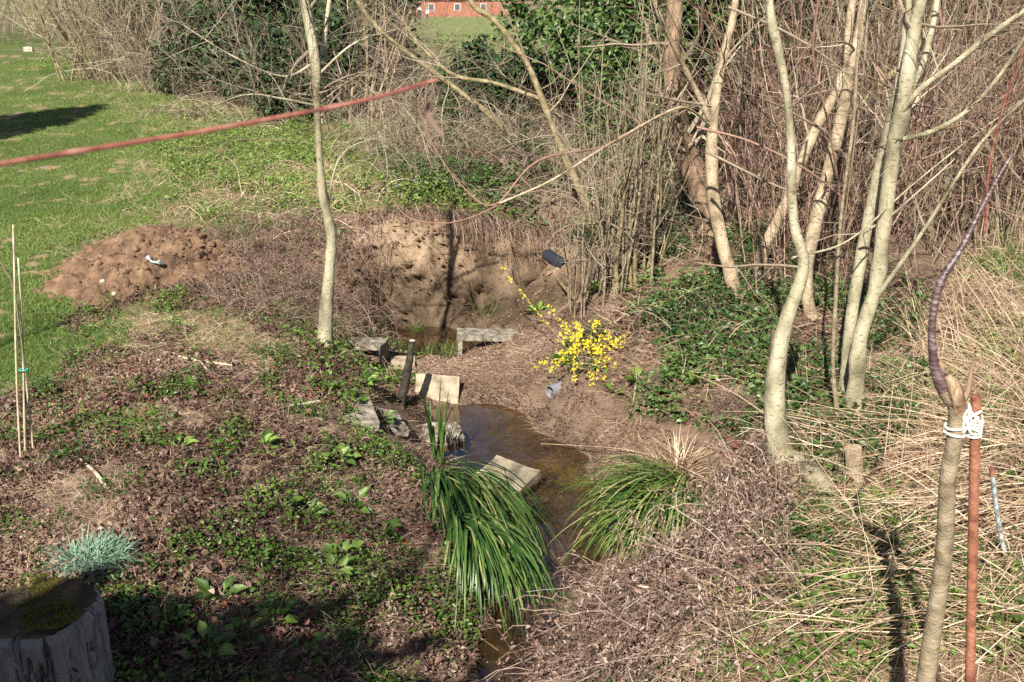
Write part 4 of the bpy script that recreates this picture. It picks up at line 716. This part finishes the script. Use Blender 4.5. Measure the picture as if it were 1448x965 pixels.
cb = B()
_x, _y = scatter(60000, 10.8, 13.2, .5); _P = onz(_x, _y); _k = np.where(zone(_P, Z_CLAY))[0][:900]
for i, p_ in enumerate(_P[_k]): V, Fc = rock(i+300, rng.uniform(.006, .020)*(1.8 if rng.random() < .08 else 1), .8, 1); cb.add(V+p_+[0, -.03*rng.random(), .005], Fc, .2+.3*rng.random())
tag(cb.build('clay_crumbs', M['soil']), 'crumbled clods clinging to the eroded clay face and lying at its foot', 'soil', kind='stuff')
# ------------------------------------------------------------------ stones, concrete and pipes
def block(w_, d_, h_, rough=.008, n=9, seed=0, hole=None):
    """weathered box built from a subdivided grid on each side; centred on x, y, base at z=0"""
    b = B(); s = np.linspace(-.5, .5, n)
    A_, C_ = np.meshgrid(s, s)
    for ax in range(3):
        for sg in (-.5, .5):
            p = np.empty((n, n, 3)); p[..., ax] = sg; p[..., (ax+1) % 3] = A_; p[..., (ax+2) % 3] = C_
            I = np.arange(n*n).reshape(n, n); Q = np.stack([I[:-1, :-1], I[:-1, 1:], I[1:, 1:], I[1:, :-1]], -1).reshape(-1, 4); b.add(p.reshape(-1, 3), Q if sg > 0 else Q[:, ::-1])
    V = np.vstack(b.v)*[w_, d_, h_]+[0, 0, h_/2]; V0 = V.copy()
    for k in range(3): V[:, k] += rough*fbm(V0*9+seed*3+k*11, 3)
    return V, np.vstack(b.f[4])
def place(V, p, rz=0, rx=0, ry=0):
    from mathutils import Euler
    Mx = np.array(Euler((rx, ry, rz)).to_matrix()); return V@Mx.T+np.array(p)
def slab(name, label, p, dims, rz=0, rx=0, ry=0, mat='concrete', seed=0, rough=.006, cat='slab'):
    V, Q = block(*dims, rough, 14, seed); return tag(mesh(name, place(V, p, rz, rx, ry), Q, M[mat], None, np.full(len(V), .5)), label, cat)
def channel(label, p, W, D, Hh, rz, th=.045, legs=(-1, 1), seed=0, ry=0, rx=0):
    root = thing('channel_block', p, label, 'concrete block')
    for nm, (w_, d_, h_), (ox, oz) in [('top_slab', (W, D, th), (0, Hh-th))]+[('side_wall', (th, D-.01, Hh-th-.002), (s*(W/2-th/2-.003), 0)) for s in legs]:
        V, Q = block(w_, d_, h_, .005, 14, seed); V = V+[ox, 0, oz]; mesh(nm, place(V, p, rz, rx, ry), Q, M['concrete'], root, np.full(len(V), .5))
p = g(690, 497); channel('wide upturned concrete channel with dark mouth, half buried in mud', p+[0, .14, -.05], .64, .27, .20, R(6), seed=2, ry=R(3))
p = g(516, 508); channel('small concrete channel partly overgrown, left of the stream', p+[0.0, .12, -.03], .40, .24, .17, R(-4), seed=4)
p = g(566, 522); slab('kerb_block', 'narrow pale concrete block between the small channel and the dark post', p+[0.02, .06, -.02], (.23, .16, .10), R(8), R(10), 0, 'slab', 5, cat='concrete block')
p = g(618, 572); slab('paving_slab', 'sunlit square slab leaning into the mud above the pool', p+[-.01, .10, .03], (.41, .40, .06), R(-3), R(56), R(3), 'slab', 6, .007)
p = g(498, 590); slab('paving_slab', 'flaky flat slab half hidden by purple litter, left of the stream', p+[0, .12, -.055], (.30, .42, .07), R(18), R(6), R(8), 'concrete', 7)
p = g(546, 600); slab('paving_slab', 'second flaky slab sloping to the stream next to the flat one', p+[0.02, .08, -.045], (.2, .34, .06), R(28), R(8), R(20), 'concrete', 8)
p = g(624, 632); p[2] = WZ; slab('stone_block', 'grey stone block in the water behind the iris', p+[0.0, .06, -.08], (.30, .26, .17), R(20), R(8), R(6), 'concrete', 9, .03, 'stone')
p = atZ(716, 664, WZ+.10); slab('stone_block', 'pale flat stone jutting over the water by the big sedge', p+[0.0, 0, -.12], (.42, .36, .09), R(-32), R(8), R(4), 'slab', 10, .008, 'stone')
p = g(297, 130); slab('marble_block', 'white block lying under the bare shrubs by the lawn', p, (.42, .3, .28), R(10), 0, 0, 'white', 11, .015, 'block')
p = g(41, 73); slab('marble_block', 'small pale stone in the grass at the far left', p, (.28, .2, .14), 0, 0, 0, 'stone', 12, .015, 'stone')
p = g(338, 745); slab('stone_flake', 'small pale angular stone on the leaf litter', p+[0, 0, 0], (.055, .075, .02), R(30), R(20), R(10), 'stone', 13, .006, 'stone')
p = g(395, 152); slab('rubble_stone', 'pale broken rubble at the bank top beside the young tree', p, (.4, .3, .22), R(30), R(10), 0, 'stone', 14, .05, 'stone')
p = g(1095, 338); slab('fallen_log', 'grey rotten log lying in the shade behind the willows', p+[.3, .2, 0], (1.1, .3, .26), R(-12), 0, 0, 'bark_brown', 15, .05, 'log')
def pipe(label, a, c_, r, mat, open_end=True, th=.008):
    root = thing('drain_pipe', a, label, 'pipe'); Pq = np.linspace(a, c_, 8); b = B(); V, Q = tubes(Pq, np.full(8, r), 24); b.add(V, Q); V2, Q2 = tubes(Pq, np.full(8, r-th), 24); b.add(V2, Q2[:, ::-1])
    i = np.arange(24); j = (i+1) % 24; o_ = (7*24); ring = np.stack([o_+i, o_+j, len(V)+o_+j, len(V)+o_+i], -1); b.add(np.vstack([V, V2]), ring); b.build('pipe_wall', M[mat], root, True)
p = g(790, 372); pipe('dark blue-black drain pipe poking out of the clay bank', p+[-.12, .16, .05], p+[.07, -.12, -.01], .07, 'black')
p = g(782, 560); pipe('short grey pipe in the mud beneath the yellow bush', p+[.24, .22, .06], p+[-.03, -.02, .045], .06, 'pipe')
a = g(564, 572); tp = atY(583, 482, a[1]+.12); Pq = spline(np.array([a+[0, 0, -.05], (a+tp)/2+[.015, 0, 0], tp]), 14); root = thing('rotten_post', a, 'black rotten post leaning between the concrete pieces', 'post'); V, Q = tubes(Pq, np.linspace(.046, .026, 14), 12); V += .006*vnoise(V*25)[:, None]; mesh('shaft', V, Q, M['darkwood'], root, np.full(len(V), .5), True)
V, Fc = rock(77, .03, .35); mesh('cut_top', V+tp, Fc, M['stone'], root, np.full(len(V), .8), True)
p = g(1064, 352); 

# sticks on the ground
def stick(label, pts, r, mat='straw', name='fallen_stick', side=None, lift=.02):
    Q0 = np.array([g(px, py, lift) for px, py in pts]); Pq = spline(Q0, 22); rr1 = np.linspace(r, r*.45, 22)*(1+.12*n2(np.arange(22), np.zeros(22), .5, 3)); b = B(); V, Q = tubes(Pq, rr1, 7); b.add(V, Q, .7); b.add(V, tcaps(1, 22, 7), .9)
    if side:
        Q1 = spline(np.array([g(px, py, lift) for px, py in side]), 14); V, Q = tubes(Q1, np.linspace(r*.6, r*.45, 14), 6); b.add(V, Q, .6)
    return tag(b.build(name, M[mat], None, True), label, 'stick')
stick('long forked tan branch lying on the left bank', [(330,520),(290,515),(260,509),(232,500),(205,491)], .011, 'cane', side=[(285,516),(298,532),(312,545),(326,562)])
stick('pale bare stick on the litter left of the flat slab', [(452,571),(420,576),(398,577),(378,574)], .011, 'cane')
stick('short thick pale stick below the bamboo canes', [(152,694),(135,672),(118,657),(95,634)], .014, 'cane')
stick('small curved white twig below the soil heap', [(245,462),(243,452),(248,446),(265,444)], .006, 'cane')
stick('thin bleached stick in the shaded near bank', [(705,924),(685,910),(665,899)], .006, 'cane')
stick('thin stick lying on the near bank of the stream', [(430,745),(405,757),(375,766)], .004, 'cane')
stick('brown stick upright in the litter by the big sedge', [(512,735),(500,715),(488,697)], .012, 'cane')
stick('long straw stalk arching over the stream bend', [(1000,700),(940,672),(880,655),(800,648),(765,646)], .005, 'straw', lift=.12)
stick('long pale stalk crossing below the yellow bush', [(900,540),(890,590),(860,610),(842,628)], .005, 'cane')
stick('grey root curling down at the clay face', [(812,430),(790,405),(770,375),(735,352),(705,325)], .02, 'bark_moss', lift=.06)
stick('curving pale branch on the lawn edge', [(362,146),(352,168),(330,182),(300,186)], .022, 'cane')
stick('pale cut branch slanting through the ivy bank', [(1060,470),(1020,480),(980,490),(950,500),(925,512)], .006, 'twig', lift=.1)

# ------------------------------------------------------------------ long whips hanging in mid air from the trees on the right
def whip(label, pts, w0, w1, mat, name='arching_branch', cat='branch', K=40, twigs=6, sides=6, close=False):
    out = np.array([[*atY(px, py, Yv)] for px, py, Yv in pts]); q = spline(out, K); dp = depth(q); r = np.linspace(w0, w1, K)/2/F*dp; b = B(); V, Q = tubes(q, r, sides); b.add(V, Q, .6)
    if twigs: a = grow(q[None], r[None], twigs, .3, .5, 5, 0, .2, .5, rmin=.001); V, Q = tubes(*a, 3); b.add(V, Q, .5)
    return tag(b.build(name, M[mat], None, True), label, cat)
whip('thin reddish bramble arching in a loop above the clay hollow', [(938,160,10.4),(860,205,9.4),(760,228,9),(700,290,8.8),(655,265,8.8),(612,205,8.8),(592,150,8.8),(600,118,8.8)], 3.5, 2.0, 'redtwig')
whip('bare whip dipping toward the clay face', [(706,290,8.6),(660,310,8.8),(620,316,9),(575,306,9.2),(550,270,9.4),(540,225,9.6)], 3.2, 1.2, 'redtwig')
whip('thin pink cane at the far right beside the glossy sapling', [(1392,330,5.6),(1400,230,5.5),(1425,130,5.4),(1450,60,5.3),(1470,-60,5.3)], 4, 2.5, 'redstem', twigs=3)
whip('orange thin cane crossing in front of the willow pair', [(1220,330,7.4),(1260,305,7.2),(1300,270,7.),(1350,225,7.)], 4, 1.5, 'cane', twigs=2)
for i, (pts, lb) in enumerate([([(1160,-20,8.5),(1150,80,8.6),(1172,180,8.8),(1190,300,9),(1185,360,9.2)], 'reddish creeper stem hanging left of the ringed willow'), ([(1228,-20,8),(1222,90,8),(1205,230,8.2),(1190,340,8.4)], 'pinkish cane upright beside the thin grey stem'),
      ([(1320,-20,8.2),(1332,60,8.2),(1305,170,8.4),(1275,260,8.6)], 'purple cane slanting behind the right limbs'), ([(1030,10,9),(1110,45,8.8),(1180,90,8.8),(1260,160,9)], 'thin brown whip slanting across the upper right trunks'),
      ([(985,180,8.9),(1060,200,8.8),(1140,240,8.7),(1200,290,8.8),(1215,330,9)], 'pale arching whip between the kinked and bent trunks'), ([(1000,215,9),(1080,255,8.6),(1130,275,8.4)], 'short grey whip reaching the bent willow'),
      ([(1240,95,8),(1310,180,7.6),(1400,160,7.2),(1460,120,7)], 'pale whip curving right from the ringed willow'), ([(1448,55,8),(1380,110,8.4),(1330,170,8.6),(1285,235,8.8)], 'grey whip crossing the far right corner')]):
    whip(lb, pts, 4.5, 2, 'redtwig' if i % 2 == 0 else 'twig', twigs=10)
# blurred red shoot right in front of the viewer
pts = np.array([[-2.2, .55, -.05], [-2.0, .7, 1.3], *atY(np.array([-500., -120., 0., 150., 280., 400., 520., 618.]), np.array([300., 250., 232., 208., 187., 165., 141., 113.]), np.array([.85, .98, 1.02, 1.08, 1.13, 1.18, 1.22, 1.26]))])
q = spline(pts, 70); wd = np.interp(np.arange(70), [0, 20, 69], [9, 8.5, 5.5]); r = np.where(np.arange(70) < 16, .004, wd/2/F*depth(q)); r *= 1+.25*np.exp(-((np.arange(70)[:, None]-np.array([36, 47, 58]))**2).min(1)/.8)
root = thing('red_shoot', pts[0], 'out of focus red shoot crossing the upper left just before the viewer', 'branch'); V, Q = tubes(q, r, 10); mesh('stem', V, Q, M['redstem'], root, np.full(len(V), .5), True)
lf = spline(atY(np.array([617., 605., 606., 616., 628.]), np.array([114., 150., 165., 180., 196.]), 1.28), 12); V, Fc, _ = ribbons(lf[None], np.array([[0.0005, .0006, .0015, .0025, .0032, .0034, .003, .0032, .003, .0025, .0015, .0006]]), np.array([[.5, -1., .3]]), .5); mesh('dry_leaf', V, Fc, M['deadstem'], root, np.full(len(V), .6), True)

# ------------------------------------------------------------------ tied sapling, steel stake, rope
Ys = 3.55
P, Rd = path([(1302,1010,Ys,38),(1318,900,Ys,35),(1335,780,Ys,33),(1340,680,Ys,32),(1350,620,Ys,31),(1352,580,Ys,31),(1345,560,Ys,40),(1332,540,Ys,34),(1321,515,Ys,20),(1318,460,Ys,15),(1330,400,Ys,17),(1360,350,Ys,13),(1390,290,Ys,10),(1415,245,Ys,8),(1432,218,Ys,7)], 90, None, ground=False)
z0 = float(zf(P[0, 0]-.03, Ys)); P = np.vstack([[P[0, 0]-.05, Ys, z0-.05], [P[0, 0]-.025, Ys, (z0+P[0, 2])/2], P]); Rd = np.concatenate([[.065, .052], Rd])
root = thing('tied_sapling', (P[0, 0], Ys, z0), 'lopped sapling trunk tied with rope to the rusty stake', 'tree'); kk = int(np.argmin(np.abs(proj(P)[1]-548)))
V, Q = tubes(P[:kk+1], Rd[:kk+1], 16); V += .0015*vnoise(V*[30, 30, 120])[:, None]; mesh('trunk', V, Q, M['bark_grey'], root, np.full(len(V), .5), True)
V, Q = tubes(P[kk-3:], Rd[kk-3:]*.98, 12); V += .0008*vnoise(V*60)[:, None]; mesh('top_shoot', V, Q, M['bark_cherry'], root, np.full(len(V), .5), True)
Pw, Rw = path([(1340,530,Ys-.02,14),(1350,552,Ys-.03,30),(1356,575,Ys-.02,26),(1356,592,Ys,16)], 14, None, ground=False); V, Q = tubes(Pw, Rw, 12); V += .002*vnoise(V*90)[:, None]; mesh('cut_wound', V, Q, M['rawwood'], root, np.full(len(V), .5), True)
Pw, Rw = path([(1352,575,Ys,16),(1368,555,Ys,12),(1372,530,Ys,9),(1377,508,Ys,5)], 12, None, ground=False); V, Q = tubes(Pw, Rw, 9); mesh('side_stub', V, Q, M['bark_brown'], root, np.full(len(V), .5), True)
Pw, Rw = path([(1322,520,Ys,10),(1330,515,Ys,12),(1332,530,Ys,14)], 8, None, ground=False); V, Q = tubes(Pw, Rw, 9); mesh('side_stub', V, Q, M['bark_brown'], root, np.full(len(V), .5), True)
a, b_ = atY(1380, 562, Ys), atY(1371, 985, Ys); a0 = b_+(b_-a)*.5; zz = float(zf(a0[0], Ys)); a0 = a+(b_-a)*((zz-.1-a[2])/(b_[2]-a[2])); rp = 7.4/F*depth(a)
root2 = thing('rusty_stake', (a0[0], Ys, zz), 'rusty round steel stake standing beside the tied sapling', 'stake'); Pq = np.linspace(a0, a, 30); V, Q = tubes(Pq, np.full(30, rp), 20); b = B(); b.add(V, Q); V2, Q2 = tubes(Pq[-4:], np.full(4, rp*.82), 20); b.add(V2, Q2[:, ::-1]); b.build('shaft', M['rust'], root2, True)
V, Q = tubes(np.array([a-[0, 0, .004], a+[0, 0, .0035]]), np.array([rp*1.03, rp*1.03]), 20); i = np.arange(20); j = (i+1) % 20; V2, _ = tubes(np.array([a-[0, 0, .004], a+[0, 0, .0035]]), np.array([rp*.8, rp*.8]), 20); mesh('rim', np.vstack([V, V2]), [Q, np.stack([20+i, 20+j, 60+j, 60+i], -1)], M['rust'], root2, np.full(80, .3))
rb = B(); rt = .0047
def coil(cx, ax_, r, py0, py1, turns, squash=1.0, tilt=.006, a00=0):
    t = np.linspace(0, 1, int(36*turns)); an = a00+t*turns*2*math.pi; z = np.interp(t, [0, 1], [float(atY(1380, py0, Ys)[2]), float(atY(1380, py1, Ys)[2])]); p = np.stack([cx+np.cos(an)*r, Ys+ax_+np.sin(an)*r, z+np.cos(an)*tilt], -1); V, Q = tubes(p, np.full(len(p), rt)*(1+.12*np.sin(np.arange(len(p))*1.9)), 7); rb.add(V, Q, .5+.4*np.sin(np.repeat(np.arange(len(p)), 7)*1.3))
sx = float(atY(1350, 605, Ys)[0]); px_ = float(atY(1379, 600, Ys)[0]); rs = 11.6/F*depth(a)+rt
coil(sx, 0, rs, 602, 603, 1, tilt=.004); coil(sx, 0, rs, 611, 613, 1, tilt=-.004)
coil(px_, 0, rp+rt, 590, 612, 5, tilt=.002); coil(px_, 0, rp+rt, 614, 616, 1, tilt=.003)
def strand(p): q = spline(np.array(p), 20); V, Q = tubes(q, np.full(20, rt)*(1+.12*np.sin(np.arange(20)*1.9)), 7); rb.add(V, Q, .6)
for (x0, y0, x1, y1) in ((1362,600,1388,582),(1362,612,1384,590),(1362,592,1372,578),(1370,580,1388,602),(1366,606,1386,612),(1362,603,1366,590)): strand([atY(x0, y0, Ys-.022), atY((x0+x1)/2, (y0+y1)/2-2, Ys-.032), atY(x1, y1, Ys-.024)])
strand([atY(1370,572,Ys-.01), atY(1372,582,Ys-.028), atY(1368,596,Ys-.03), atY(1372,612,Ys-.026)])
tag(rb.build('rope_lashing', M['rope'], None, True), 'white rope lashed around sapling and rusty stake', 'rope')
c0 = g(1424, 800); tpp = atY(1402, 662, c0[1]-.05); Pq = spline(np.array([c0, (c0+tpp)/2+[-.008, 0, 0], tpp]), 14); root = thing('old_cane', c0, 'weathered grey-blue cane leaning in the reeds right of the stake', 'stake'); V, Q = tubes(Pq, np.full(14, .012), 9); mesh('shaft', V, Q, M['peel'], root, np.full(len(V), .5), True); V, Q = tubes(Pq[-2:], np.full(2, .0135), 9); mesh('cap', V, [Q, tcaps(1, 2, 9)], M['rust'], root, np.full(len(V), .3))

# ------------------------------------------------------------------ bamboo canes on the lawn
def cane(label, p0, p1, r=.007):
    a = g(*p0); e = atY(*p1, a[1]+.02); root = thing('bamboo_cane', a, label, 'cane'); n = 60; q = np.linspace(a-[0, 0, .05], e, n); q[:, 0] += .006*np.sin(np.linspace(0, 5, n)+p0[0]); k = np.arange(n); rr1 = r*(1-.25*k/n)*(1+.3*(np.minimum(k % 11, 11-k % 11) == 0)); V, Q = tubes(q, rr1, 8); mesh('shaft', V, [Q, tcaps(1, n, 8)], M['cane'], root, np.full(len(V), .7), True); return a
a1 = cane('tallest bamboo cane, leftmost of the three by the lawn', (28, 655), (17, 318)); a2 = cane('bamboo cane second in height, in the middle of the three', (36, 645), (26, 365)); a3 = cane('shortest bamboo cane, right side of the three', (45, 640), (31, 455))
st = np.array([g(37, 640), atY(34, 520, a2[1]+.01), atY(27, 460, a2[1]-.01), atY(17, 400, a2[1]-.03), atY(-5, 365, a2[1]-.05), atY(-30, 350, a2[1])]); Pq = spline(st, 30); b = B(); V, Q = tubes(Pq, np.linspace(.006, .003, 30), 7); b.add(V, Q); s2 = spline(np.array([atY(17, 400, a2[1]-.03), atY(8, 385, a2[1]), atY(-6, 372, a2[1])]), 8); V, Q = tubes(s2, np.full(8, .002), 5); b.add(V, Q)
tag(b.build('bare_seedling', M['twig'], None, True), 'thin bare young plant tied among the bamboo canes', 'plant')
tc_ = atY(33, 523, a2[1]); an = np.linspace(0, 6.28, 25); p = np.stack([tc_[0]+np.cos(an)*.028, tc_[1]+np.sin(an)*.02, tc_[2]+0*an], -1); V, Q = tubes(p, np.full(25, .004), 5); tag(mesh('plant_tie', V, Q, M['tie'], None, np.full(len(V), .5), True), 'turquoise tie holding the bamboo canes together', 'tie')

# ------------------------------------------------------------------ old stump, near left
c = atZ(45, 862, .42); sx_, sy_ = float(c[0]), float(c[1])+.02; SR = .252; na, nh_ = 260, 60; an = np.linspace(0, 2*math.pi, na, endpoint=False); hh = np.linspace(0, 1, nh_)
AN, HH = np.meshgrid(an, hh); crack = fbm(np.stack([np.cos(AN)*4.2+.25*vnoise(np.stack([AN*3, HH*6, AN*0], -1)), np.sin(AN)*4.2, HH*1.1], -1), 3); deep = np.clip(.16-np.abs(crack), 0, .16)/.16
fine = fbm(np.stack([np.cos(AN)*26, np.sin(AN)*26, HH*2.2], -1), 3); rad = SR*(1+.10*np.exp(-HH*5)+.05*np.sin(AN*3+1)+.03*np.sin(AN*5))-.05*deep**1.3+.010*fine-.02*sm(.93, 1, HH)
top_z = .42+.02*np.sin(AN*2)-.05*np.maximum(np.cos(AN+.9), 0)**2*0; V = np.stack([sx_+rad*np.cos(AN), sy_+rad*np.sin(AN), -.05+(top_z+.05)*HH], -1); I = np.arange(na*nh_).reshape(nh_, na); J = np.roll(I, -1, 1); Q = np.stack([I[:-1], J[:-1], J[1:], I[1:]], -1).reshape(-1, 4)
root = thing('tree_stump', (sx_, sy_, 0), 'old grey stump with cracked bark in the near left corner', 'stump'); mb = ramp_mat('grey_cracked_bark', [(.06, .055, .055), (.17, .16, .16), (.26, .25, .25)], .85, 0, 1.0, 60, noise_mix=.5, nscale=26, stretch=(1, 1, .2))
mesh('bark', V.reshape(-1, 3), Q, mb, root, np.clip(.75-deep.ravel()*.75, 0, 1), True)
nr_ = 30; RR_, AA = np.meshgrid(np.linspace(1, 0, nr_), an, indexing='ij'); rt_ = rad[-1][None]*RR_; xx, yy = sx_+rt_*np.cos(AA), sy_+rt_*np.sin(AA); zz_ = .42+.02*np.sin(AA*2)*RR_+.022*n2(xx, yy, 9, 71, 4)*(1-RR_**6)+.01*(1-RR_)
I = np.arange(nr_*na).reshape(nr_, na); J = np.roll(I, -1, 1); Q = np.stack([I[:-1], J[:-1], J[1:], I[1:]], -1).reshape(-1, 4); mt_ = ramp_mat('decayed_wood', [(.02, .015, .01), (.06, .04, .02), (.13, .09, .05)], .9, 0, .9, 50, noise_mix=.9, nscale=10)
mesh('cut_top', np.stack([xx, yy, zz_], -1).reshape(-1, 3), Q, mt_, root, np.full(nr_*na, .5), True)
n = 9000; a_ = rng.uniform(0, 6.28, n); r1 = SR*.97*np.sqrt(rng.random(n)); x, y = sx_+r1*np.cos(a_), sy_+r1*np.sin(a_); k = n2(x, y, 7, 72, 3) > .12; x, y = x[k], y[k]; P = np.stack([x, y, np.full(len(x), .425)+.02*n2(x, y, 9, 71, 4)], -1)
ms = ramp_mat('moss', [(.03, .035, .006), (.1, .1, .012), (.24, .21, .03)], .8, .2); blades('moss', '', P, (.006, .02), (.002, .004), 'straw', .8, 3, parent=root, tagit=False).data.materials[0] = ms

# ------------------------------------------------------------------ far side of the field
p = g(650, 24); Yb = float(p[1])+4; zb = float(zf(p[0], Yb))
def bx(b, x0, x1, y0, y1, z0_, z1): 
    V = np.array([[x, y, z] for x in (x0, x1) for y in (y0, y1) for z in (z0_, z1)]); b.add(V, [[0, 1, 3, 2], [4, 6, 7, 5], [0, 4, 5, 1], [2, 3, 7, 6], [0, 2, 6, 4], [1, 5, 7, 3]]); return b
x0, x1 = float(atY(540, 10, Yb)[0]), float(atY(760, 10, Yb)[0]); root = thing('brick_barn', ((x0+x1)/2, Yb, zb), 'long low red brick building beyond the field', 'building'); bx(B(), x0, x1, Yb, Yb+7, zb-.5, zb+2.6).build('wall', M['brick'], root)
V = np.array([[x0-.3, Yb-.4, zb+2.55], [x1+.3, Yb-.4, zb+2.55], [x0-.3, Yb+3.5, zb+4.9], [x1+.3, Yb+3.5, zb+4.9], [x0-.3, Yb+7.4, zb+2.55], [x1+.3, Yb+7.4, zb+2.55]]); mesh('roof', V, np.array([[0, 1, 3, 2], [2, 3, 5, 4]]), M['brick'], root, np.full(6, .1))
for k in range(5):
    xa = x0+3.2+k*(x1-x0-4)/5; f = bx(B(), xa, xa+1.0, Yb-.06, Yb-.01, zb+.9, zb+2.0).build('window', M['white'], root); bx(B(), xa+.1, xa+.9, Yb-.08, Yb-.065, zb+1.0, zb+1.9).build('pane', M['roofdark'], f)
def person(px, py, hh_, label, pants):
    p = g(px, py); root = thing('person', p, label, 'person'); s = hh_/1.7; Pz = lambda x, y, z: p+np.array([x, y, z])*s
    b = B()
    for sx2 in (-.1, .1): V, Q = tubes(spline(np.array([Pz(sx2, 0, 0), Pz(sx2, 0, .45), Pz(sx2*.8, 0, .88)]), 8), np.linspace(.06, .1, 8)*s, 8); b.add(V, Q)
    b.build('trousers', M['cloth_dark'], root, True); b = B(); V, Q = tubes(spline(np.array([Pz(0, 0, .82), Pz(0, 0, 1.1), Pz(0, 0, 1.38), Pz(0, 0, 1.46)]), 10), np.array([.15, .16, .17, .18, .2, .21, .2, .17, .1, .05])*s, 12); b.add(V, Q)
    for sx2 in (-1, 1): V, Q = tubes(spline(np.array([Pz(sx2*.19, 0, 1.38), Pz(sx2*.27, -.03, 1.12), Pz(sx2*.24, -.15, .92)]), 8), np.linspace(.06, .045, 8)*s, 7); b.add(V, Q)
    b.build('jacket', M['cloth_white'], root, True); V, Fc = rock(3, .115*s, 1.2); V = V*.9+Pz(0, 0, 1.6); mesh('head', V, Fc, M['skin'], root, np.full(len(V), .5), True)
person(594, 28, 1.6, 'person in a white jacket and dark trousers beyond the field', 0); person(604, 28, 1.35, 'smaller person in white standing next to the taller one', 0)
p = g(440, 24); Yh = 75.; zb = float(zf(atY(440, 10, Yh)[0], Yh)); xa, xb = float(atY(425, 10, Yh)[0]), float(atY(458, 10, Yh)[0]); root = thing('white_cottage', ((xa+xb)/2, Yh, zb), 'pale house glimpsed behind the top of the young tree', 'building'); bx(B(), xa, xb, Yh, Yh+5, zb-.5, zb+3.4).build('wall', M['white'], root); V = np.array([[xa-.3, Yh-.3, zb+3.35], [xb+.3, Yh-.3, zb+3.35], [xa-.3, Yh+2.5, zb+5], [xb+.3, Yh+2.5, zb+5], [xa-.3, Yh+5.3, zb+3.35], [xb+.3, Yh+5.3, zb+3.35]]); mesh('roof', V, np.array([[0, 1, 3, 2], [2, 3, 5, 4]]), M['roofdark'], root, np.full(6, .5))

GROUPS = {'leafy_plant': 'leafy plants dotted over the banks', 'bamboo_cane': 'bamboo canes tied together beside the lawn', 'fallen_stick': 'sticks lying on the ground', 'bare_shrub': 'bare shrubs along the lawn edge', 'hazel_shrub': 'hazel shrubs beside the hollow',
          'evergreen_bush': 'dark evergreen bushes behind the bare trees', 'ivy_tree': 'ivy covered trees', 'paving_slab': 'concrete slabs by the stream', 'channel_block': 'upturned concrete channels', 'pendulous_sedge': 'green sedges along the stream', 'grass_tuft': 'grass tufts on the mud',
          'dry_sedge': 'bleached sedges', 'arching_branch': 'thin whips arching between the trees', 'stone': 'stones on the soil heap', 'stone_block': 'stones in the stream', 'cut_stub': 'cut stubs below the willows', 'drain_pipe': 'pipes in the banks', 'person': 'people beyond the field', 'seed_head_tuft': 'withered fluffy tufts', 'marble_block': 'pale blocks by the lawn'}
for o in S.objects:
    k = o.name.split('.')[0]
    if o.parent is None and k in GROUPS and 'category' in o: o['group'] = GROUPS[k]
